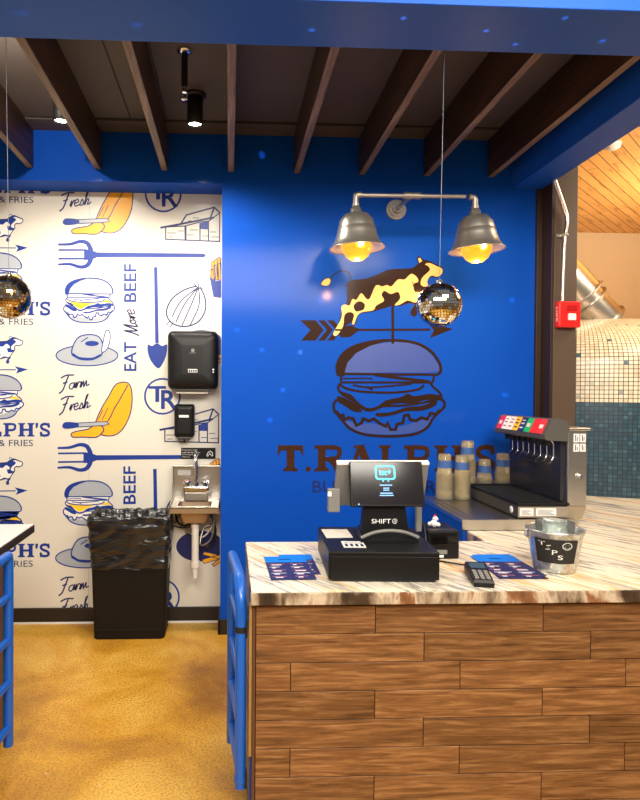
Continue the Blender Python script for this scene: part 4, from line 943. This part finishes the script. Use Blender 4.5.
# cups
def cup_obj():
    r = thing('plastic_cup', 'cup', 'cup', (0, 0, 0))
    m = M().lathe([(.0475, .0), (.0515, .002), (.0515, .005), (.0440, .0075), (.0365, .118), (.034, .122), (.001, .122)], CUP, N=28); m.build('cup_wall', r)
    return r
proto = cup_obj()
pm = M().lathe([(.0432, .038), (.0398, .082)], CUPB, N=28)
stacks = [(1.312, 3.60, ZST, 17, .0095, 'leftmost stack on the steel top'), (1.418, 3.60, ZST, 16, .0095, 'second stack from the left'), (1.512, 3.745, 1.02, 17, .0095, 'tallest stack'), (1.645, 3.80, 1.03, 4, .0095, 'short stack right of the tallest'), (1.765, 3.80, 1.03, 8, .0095, 'stack partly behind the soda fountain')]
first = True
shelf = M().box(1.44, 1.84, 3.735, 3.90, .90, 1.0195, STEELD, .004).build('cup_shelf', loc=(1.6, 3.8, .9)); tag(shelf, 'steel ledge behind the drip tray carrying cup stacks', 'shelf')
for si, (x, y, z, n, dz, nm) in enumerate(stacks):
    z = ZST if si < 2 else 1.02
    for k in range(n):
        topc = k == n-1
        lab = ('topmost clear cup with blue print, ' if topc else 'clear plastic cup nested upside down, ') + nm
        if first: c = proto; c.location = (x, y, z); c['label'] = lab; first = False; c['group'] = 'cups of the '+nm
        else: c = dup(proto, (x, y, z+k*dz), lab, 'cups of the '+nm)
        if topc:
            b = bpy.data.objects.get('cup_print')
            o = pm.build('printed_band', c); o['label'] = 'blue printed band'

# ================================================================== REGISTER
CBs = (.585, 2.392, .8962); rz = math.radians(-3)
def rrel(): return M()
cdw = thing('cash_drawer', 'wide black cash drawer on the stone countertop', 'cash drawer', CBs, rz)
M().box(-.205, .205, -.205, .205, .008, .112, BLACK, .004).build('case', cdw)
M().box(-.198, .198, -.210, -.204, .016, .096, BLACK, .002).build('drawer_front', cdw)
M().box(-.19, .19, -.2, .2, 0, .010, BLACKM).build('foot_base', cdw)
PB = (.632, 2.42, 1.0085)
ps = thing('point_of_sale_terminal', 'black touchscreen point-of-sale terminal standing on the cash drawer', 'cash register', PB, 0)
m = M(); loft(m, [[(-.115, -.10, 0), (.115, -.10, 0), (.10, .10, 0), (-.10, .10, 0)], [(-.113, -.10, .010), (.113, -.10, .010), (.10, .10, .010), (-.10, .10, .010)], [(-.10, -.02, .028), (.10, -.02, .028), (.085, .08, .03), (-.085, .08, .03)]], BLACK, cap1=True, smooth=False); m.build('base', ps)
M().tube(curve3([(-.112, -.09, .018), (-.06, -.095, .040), (0, -.097, .047), (.06, -.095, .040), (.115, -.09, .018)]), [.007]*25, GREYP, 10).build('base_trim', ps)['label'] = 'grey curved trim'
m = M(); loft(m, [[(-.10, -.035, .02), (.095, -.035, .02), (.085, .045, .02), (-.09, .045, .02)], [(-.088, -.03, .16), (.075, -.03, .16), (.07, .03, .16), (-.08, .03, .16)]], BLACK, cap1=True, smooth=False); m.build('pedestal', ps)
a_ = Art(lambda x, y: (x, y), lambda u, v, l: (u, -.0362+.036*(v-.02)-.0003*l, v))
vs_, tr_ = text_tris('SHIFT', .004)
for a, b, c in tr_: a_.tri([(-.058+.078*vs_[q][0], .062+.018*vs_[q][1]) for q in (a, b, c)], WHITE, 1)
a_.line(ell(.036, .071, .009, .009, n=14), .002, WHITE, 1, closed=True)
vs_, tr_ = text_tris('4')
for a, b, c in tr_: a_.tri([(.032+.008*vs_[q][0], .066+.010*vs_[q][1]) for q in (a, b, c)], WHITE, 1)
a_.m.build('lettering', ps, fix=False)['label'] = 'white lettering on the pedestal'
# display, leaning back
TS = Matrix.Translation((.004, -.02, .2185)) @ Matrix.Rotation(math.radians(-16), 4, 'X')
m = M(); m.T = TS; m.box(-.149, .149, -.012, .012, -.091, .091, BLACK, .004); sc = m.build('display', ps)
m = M(); m.T = TS; m.box(-.144, .144, -.0132, -.0118, -.084, .087, SCREEN); sc2 = m.build('screen', sc)
a_ = Art(lambda x, y: (x, y), lambda u, v, l: tuple(TS @ Vector((u, -.0134-.0003*l, v))))
def rr(cx, cy, hx, hy, r=.01): return [(cx+x, cy+y) for x, y, _ in rrect(hx, hy, 0, r)]
a_.line(rr(-.005, .045, .038, .026), .006, CYAN, 1, closed=True)
for t, x_, y_, w_, h_, mt in (('tsc+', -.030, .034, .048, .022, CYAN),):
    vs_, tr_ = text_tris(t, .01)
    for a, b, c in tr_: a_.tri([(x_+w_*vs_[q][0], y_+h_*vs_[q][1]) for q in (a, b, c)], mt, 1)
for px_ in (-.015, .006): a_.line([(px_, .018), (px_, .008)], .004, CYAN, 1)
for y_, w_ in ((-.006, .05), (-.018, .024), (-.026, .024), (-.038, .05), (-.047, .056)): a_.line([(-.005-w_/2, y_), (-.005+w_/2, y_)], .004, SCRTXT, 1)
a_.line([(-.122, -.082), (-.116, -.082)], .005, SCRTXT, 1)
a_.m.build('screen_image', sc, fix=False)['label'] = 'glowing cyan logo and small text'
TR = Matrix.Translation((.0, .055, .207)) @ Matrix.Rotation(math.radians(22), 4, 'X')
m = M(); m.T = TR; m.box(-.192, .190, -.010, .010, -.10, .10, GREYP, .005).box(-.192, .190, -.013, .012, .095, .107, WHITE, .003); m.build('rear_display', ps)['label'] = 'grey customer-side display with white rim'
M().box(-.228, -.180, .0, .03, .10, .195, GREYP, .004).box(-.231, -.215, -.003, .0, .165, .185, WHITE, .001).build('card_reader', ps)['label'] = 'grey card reader on the side'
M().box(.162, .186, .085, .105, -.0, .12, GREYP, .003).build('rear_support', ps)
# papers
pp = M().raw([(0, 0, .0006), (.11, 0, .0006), (.12, .13, .004), (.01, .14, .004), (0, 0, 0), (.11, 0, 0), (.12, .13, .003), (.01, .14, .003)], [(0, 1, 2, 3), (4, 5, 6, 7), (0, 1, 5, 4), (1, 2, 6, 5), (2, 3, 7, 6), (3, 0, 4, 7)], plain('receipt_paper', (.62, .58, .52), .7, var=.2, scale=30))
o = pp.build('paper_pile', loc=None); o.location = (.395, 2.40, 1.0085); o.rotation_euler.z = .08; tag(o, 'crumpled grey receipts on the left rear of the cash drawer', 'paper')
m = M().box(0, .085, 0, .09, 0, .0015, PAPERW); a_ = [m.box(.008+.02*i, .02+.02*i, .01, .05, .0015, .0019, GREYD) for i in range(4)]; m.box(.008, .075, .06, .066, .0015, .0019, GREYD)
o = m.build('printed_card'); o.location = (.437, 2.255, 1.0085); o.rotation_euler.z = -.06; tag(o, 'small white printed card on the front left of the cash drawer', 'card')

# printer
RB = (.905, 2.56, .8962)
rp = thing('receipt_printer', 'small black receipt printer behind the card terminal', 'receipt printer', RB)
M().box(-.068, .068, -.075, .085, 0, .121, BLACK, .008).build('case', rp)
M().box(-.058, .058, -.078, -.074, .062, .108, plain('gloss_black', (.004, .004, .004), .1), .002).build('front_panel', rp)
M().box(-.03, .015, -.0772, -.0748, .022, .040, GREYP).box(-.03, .0, -.0772, -.0748, .008, .018, WHITE).build('sticker', rp)['label'] = 'white sticker'
M().box(-.055, .055, -.060, -.04, .1205, .1215, GREYD).build('paper_slot', rp)
fg = M()
for c, r_ in (((0, 0, .014), .017), ((.006, 0, .035), .012), ((-.016, .004, .012), .010), ((.018, 0, .010), .010)):
    fg.lathe([(r_*math.sin(a)*(1+.12*math.sin(5*a)), -r_*math.cos(a)) for a in [PI*i/8 for i in range(9)]], WHITE, c, 12)
fg.lathe([(.006*math.sin(a), -.006*math.cos(a)) for a in [PI*i/6 for i in range(7)]], RED, (.004, 0, .048), 8)
o = fg.build('ornament'); o.location = (.885, 2.55, 1.0185); tag(o, 'tiny white and red ornament on top of the receipt printer', 'ornament')

# card terminal
KB2 = (.938, 2.197, .8962)
ct = thing('card_terminal', 'black handheld card payment terminal with keypad beside the menus', 'card terminal', KB2, math.radians(-12)); ct.scale = (.92, .92, .92)
m = M(); loft(m, [[(-.038, -.085, 0), (.038, -.085, 0), (.042, .10, 0), (-.042, .10, 0)], [(-.040, -.087, .018), (.040, -.087, .018), (.044, .102, .034), (-.044, .102, .034)], [(-.036, -.080, .028), (.036, -.080, .028), (.040, .096, .050), (-.040, .096, .050)]], BLACK, cap1=True, smooth=False); m.build('body', ct)
def ont(x, y, h=0): return (x, y, .0382+.125*(y)+h)
m = M(); m.raw([ont(-.030, .03, .0012), ont(.030, .03, .0012), ont(.031, .085, .0012), ont(-.031, .085, .0012)], [(0, 1, 2, 3)], plain('terminal_lcd', (.05, .09, .10), .2)); m.build('lcd', ct)
for i in range(4):
    for j in range(3):
        x_, y_ = -.022+.022*j, -.062+.022*i; m = M()
        loft(m, [[ont(x_-.008, y_-.007), ont(x_+.008, y_-.007), ont(x_+.008, y_+.007), ont(x_-.008, y_+.007)], [ont(x_-.007, y_-.006, .003), ont(x_+.007, y_-.006, .003), ont(x_+.007, y_+.006, .003), ont(x_-.007, y_+.006, .003)]], GREYP, cap1=True, smooth=False); m.build('key', ct)
cb_ = M().tube(curve3([(.958, 2.292, .925), (.95, 2.35, .91), (.88, 2.43, .903), (.835, 2.44, .906), (.825, 2.455, .95), (.826, 2.50, 1.03), (.822, 2.56, 1.05), (.827, 2.62, .98), (.827, 2.66, .905)]), .0035, CABLE, 8).build('power_cable', loc=(.85, 2.45, .9)); tag(cb_, 'thin black cable from the card terminal up behind the register', 'cable')

# menus
def menu(loc, rz, w_, h_, label, grp, seed):
    rnd = random.Random(seed); z = .0015
    m = M().box(0, w_, 0, h_, 0, z, MENUN).box(0, w_, h_*.72, h_, z, z+.0003, MENUB)
    for c in range(2):
        for r_ in range(5):
            yy = h_*(.66-.13*r_); x_ = w_*(.06+.5*c)
            m.box(x_, x_+w_*rnd.uniform(.22, .38), yy-.008, yy-.003, z, z+.0003, MENUT if r_ % 2 else MENUR); m.box(x_+.01, x_+w_*rnd.uniform(.12, .30), yy-.022, yy-.012, z, z+.0003, MENUT)
    m.box(w_*.35, w_*.62, h_*.84, h_*.87, z, z+.0003, MENUT)
    o = m.build('menu_leaflet'); o.location = loc; o.rotation_euler.z = rz; tag(o, label, 'menu', grp); return o
menu((.215, 2.285, .8963), .0, .14, .28, 'blue and navy menu leaflet lying partly under the one nearer the left counter corner', 'menus on the counter', 1)
menu((.158, 2.215, .8985), .03, .172, .31, 'blue and navy menu leaflet nearest the left counter corner, on top', 'menus on the counter', 2)
menu((1.06, 2.25, .8963), .02, .165, .30, 'blue and navy menu leaflet lying under the one beside the tip bucket', 'menus on the counter', 3)
menu((1.022, 2.215, .8985), -.04, .185, .31, 'blue and navy menu leaflet on top between card terminal and tip bucket', 'menus on the counter', 4)

# bucket
BB = (1.302, 2.34, .8962)
bk = thing('tip_bucket', 'small galvanised tip bucket with chalkboard sign on the countertop', 'bucket', BB)
M().lathe([(.001, .004), (.074, .004), (.078, 0), (.079, .01), (.104, .155), (.109, .158), (.109, .165), (.104, .165), (.101, .158), (.076, .012), (.001, .010)], GALV, N=48).build('pail', bk)
for s_ in (-1, 1):
    m = M().box(s_*.105-.005, s_*.105+.005, -.012, .012, .125, .165, GALV, .002); m.tube([(s_*.108+.014*math.cos(a)*s_, 0, .145+.016*math.sin(a)) for a in [PI*2*i/12-PI/2 for i in range(13)]], .0025, PIPE, 8); m.build('handle_ring', bk)
def pail_pt(a, z, off=0): r_ = .079+.025*(z-.01)/.145+off; return (r_*math.sin(a), -r_*math.cos(a), z)
m = M(); g = []; n = 12
for i in range(n+1):
    a = -1.28+1.68*i/n; g.append([pail_pt(a, .043, .0015), pail_pt(a, .136, .0015)])
for i in range(n): m.raw([g[i][0], g[i+1][0], g[i+1][1], g[i][1]], [(0, 1, 2, 3)], CHALK, True)
cs = m.build('chalk_sign', bk, fix=False)
a_ = Art(lambda x, y: (x, y), lambda u, v, l: pail_pt(u, v, .0018+.0002*l))
for t, x_, y_, w_, h_ in (('T', -1.12, .112, .28, .016), ('P', -.60, .078, .20, .019), ('S', -.38, .060, .20, .018)):
    vs_, tr_ = text_tris(t)
    for a, b, c in tr_: a_.tri([(x_+w_*vs_[q][0], y_+h_*vs_[q][1]) for q in (a, b, c)], CHALKW, 1)
sx_ = 10
for cx_, cy_, rx, ry, a0, a1 in ((.22, .103, .16, .015, 0, 360), (.22, .101, .085, .007, 180, 360)):
    a_.line(ell(cx_, cy_, rx, ry, a0, a1, n=20), .0022*4, CHALKW, 1, closed=(a1-a0 == 360)) if False else None
for q_ in ([(-.80, .112), (-.64, .115)], [(-.72, .1135), (-.75, .098)], [(-.84, .097), (-.67, .099)]): a_.line(q_, .003, CHALKW, 1)
def wire_ell(cx_, cy_, rx, ry, a0, a1, n=20):
    for i in range(n):
        t0, t1 = [math.radians(a0+(a1-a0)*q/n) for q in (i, i+1)]
        P = lambda t, k_: (cx_+(rx*k_)*math.cos(t), cy_+(ry*k_)*math.sin(t)); a_.tri([P(t0, 1), P(t1, 1), P(t1, .86), P(t0, .86)], CHALKW, 1)
wire_ell(-.04, .115, .19, .015, 0, 360); wire_ell(-.04, .113, .11, .008, 180, 360); wire_ell(-.11, .12, .03, .0022, 0, 360, 8); wire_ell(.03, .12, .03, .0022, 0, 360, 8)
a_.m.build('chalk_lettering', cs, fix=False)['label'] = 'white chalk TIPS and smiling face'
M().lathe([(.062, .0), (.066, .05), (.070, .11), (.072, .11), (.068, .05), (.064, .0)], CLEAR, N=32).build('clear_tub').location = (1.302, 2.34, .955)
tub = bpy.data.objects['clear_tub']; tag(tub, 'clear plastic tub standing inside the tip bucket', 'tub'); tub.location = (1.302, 2.34, .9085)
tub.data.transform(Matrix.Diagonal((1, 1, 1.62, 1)))
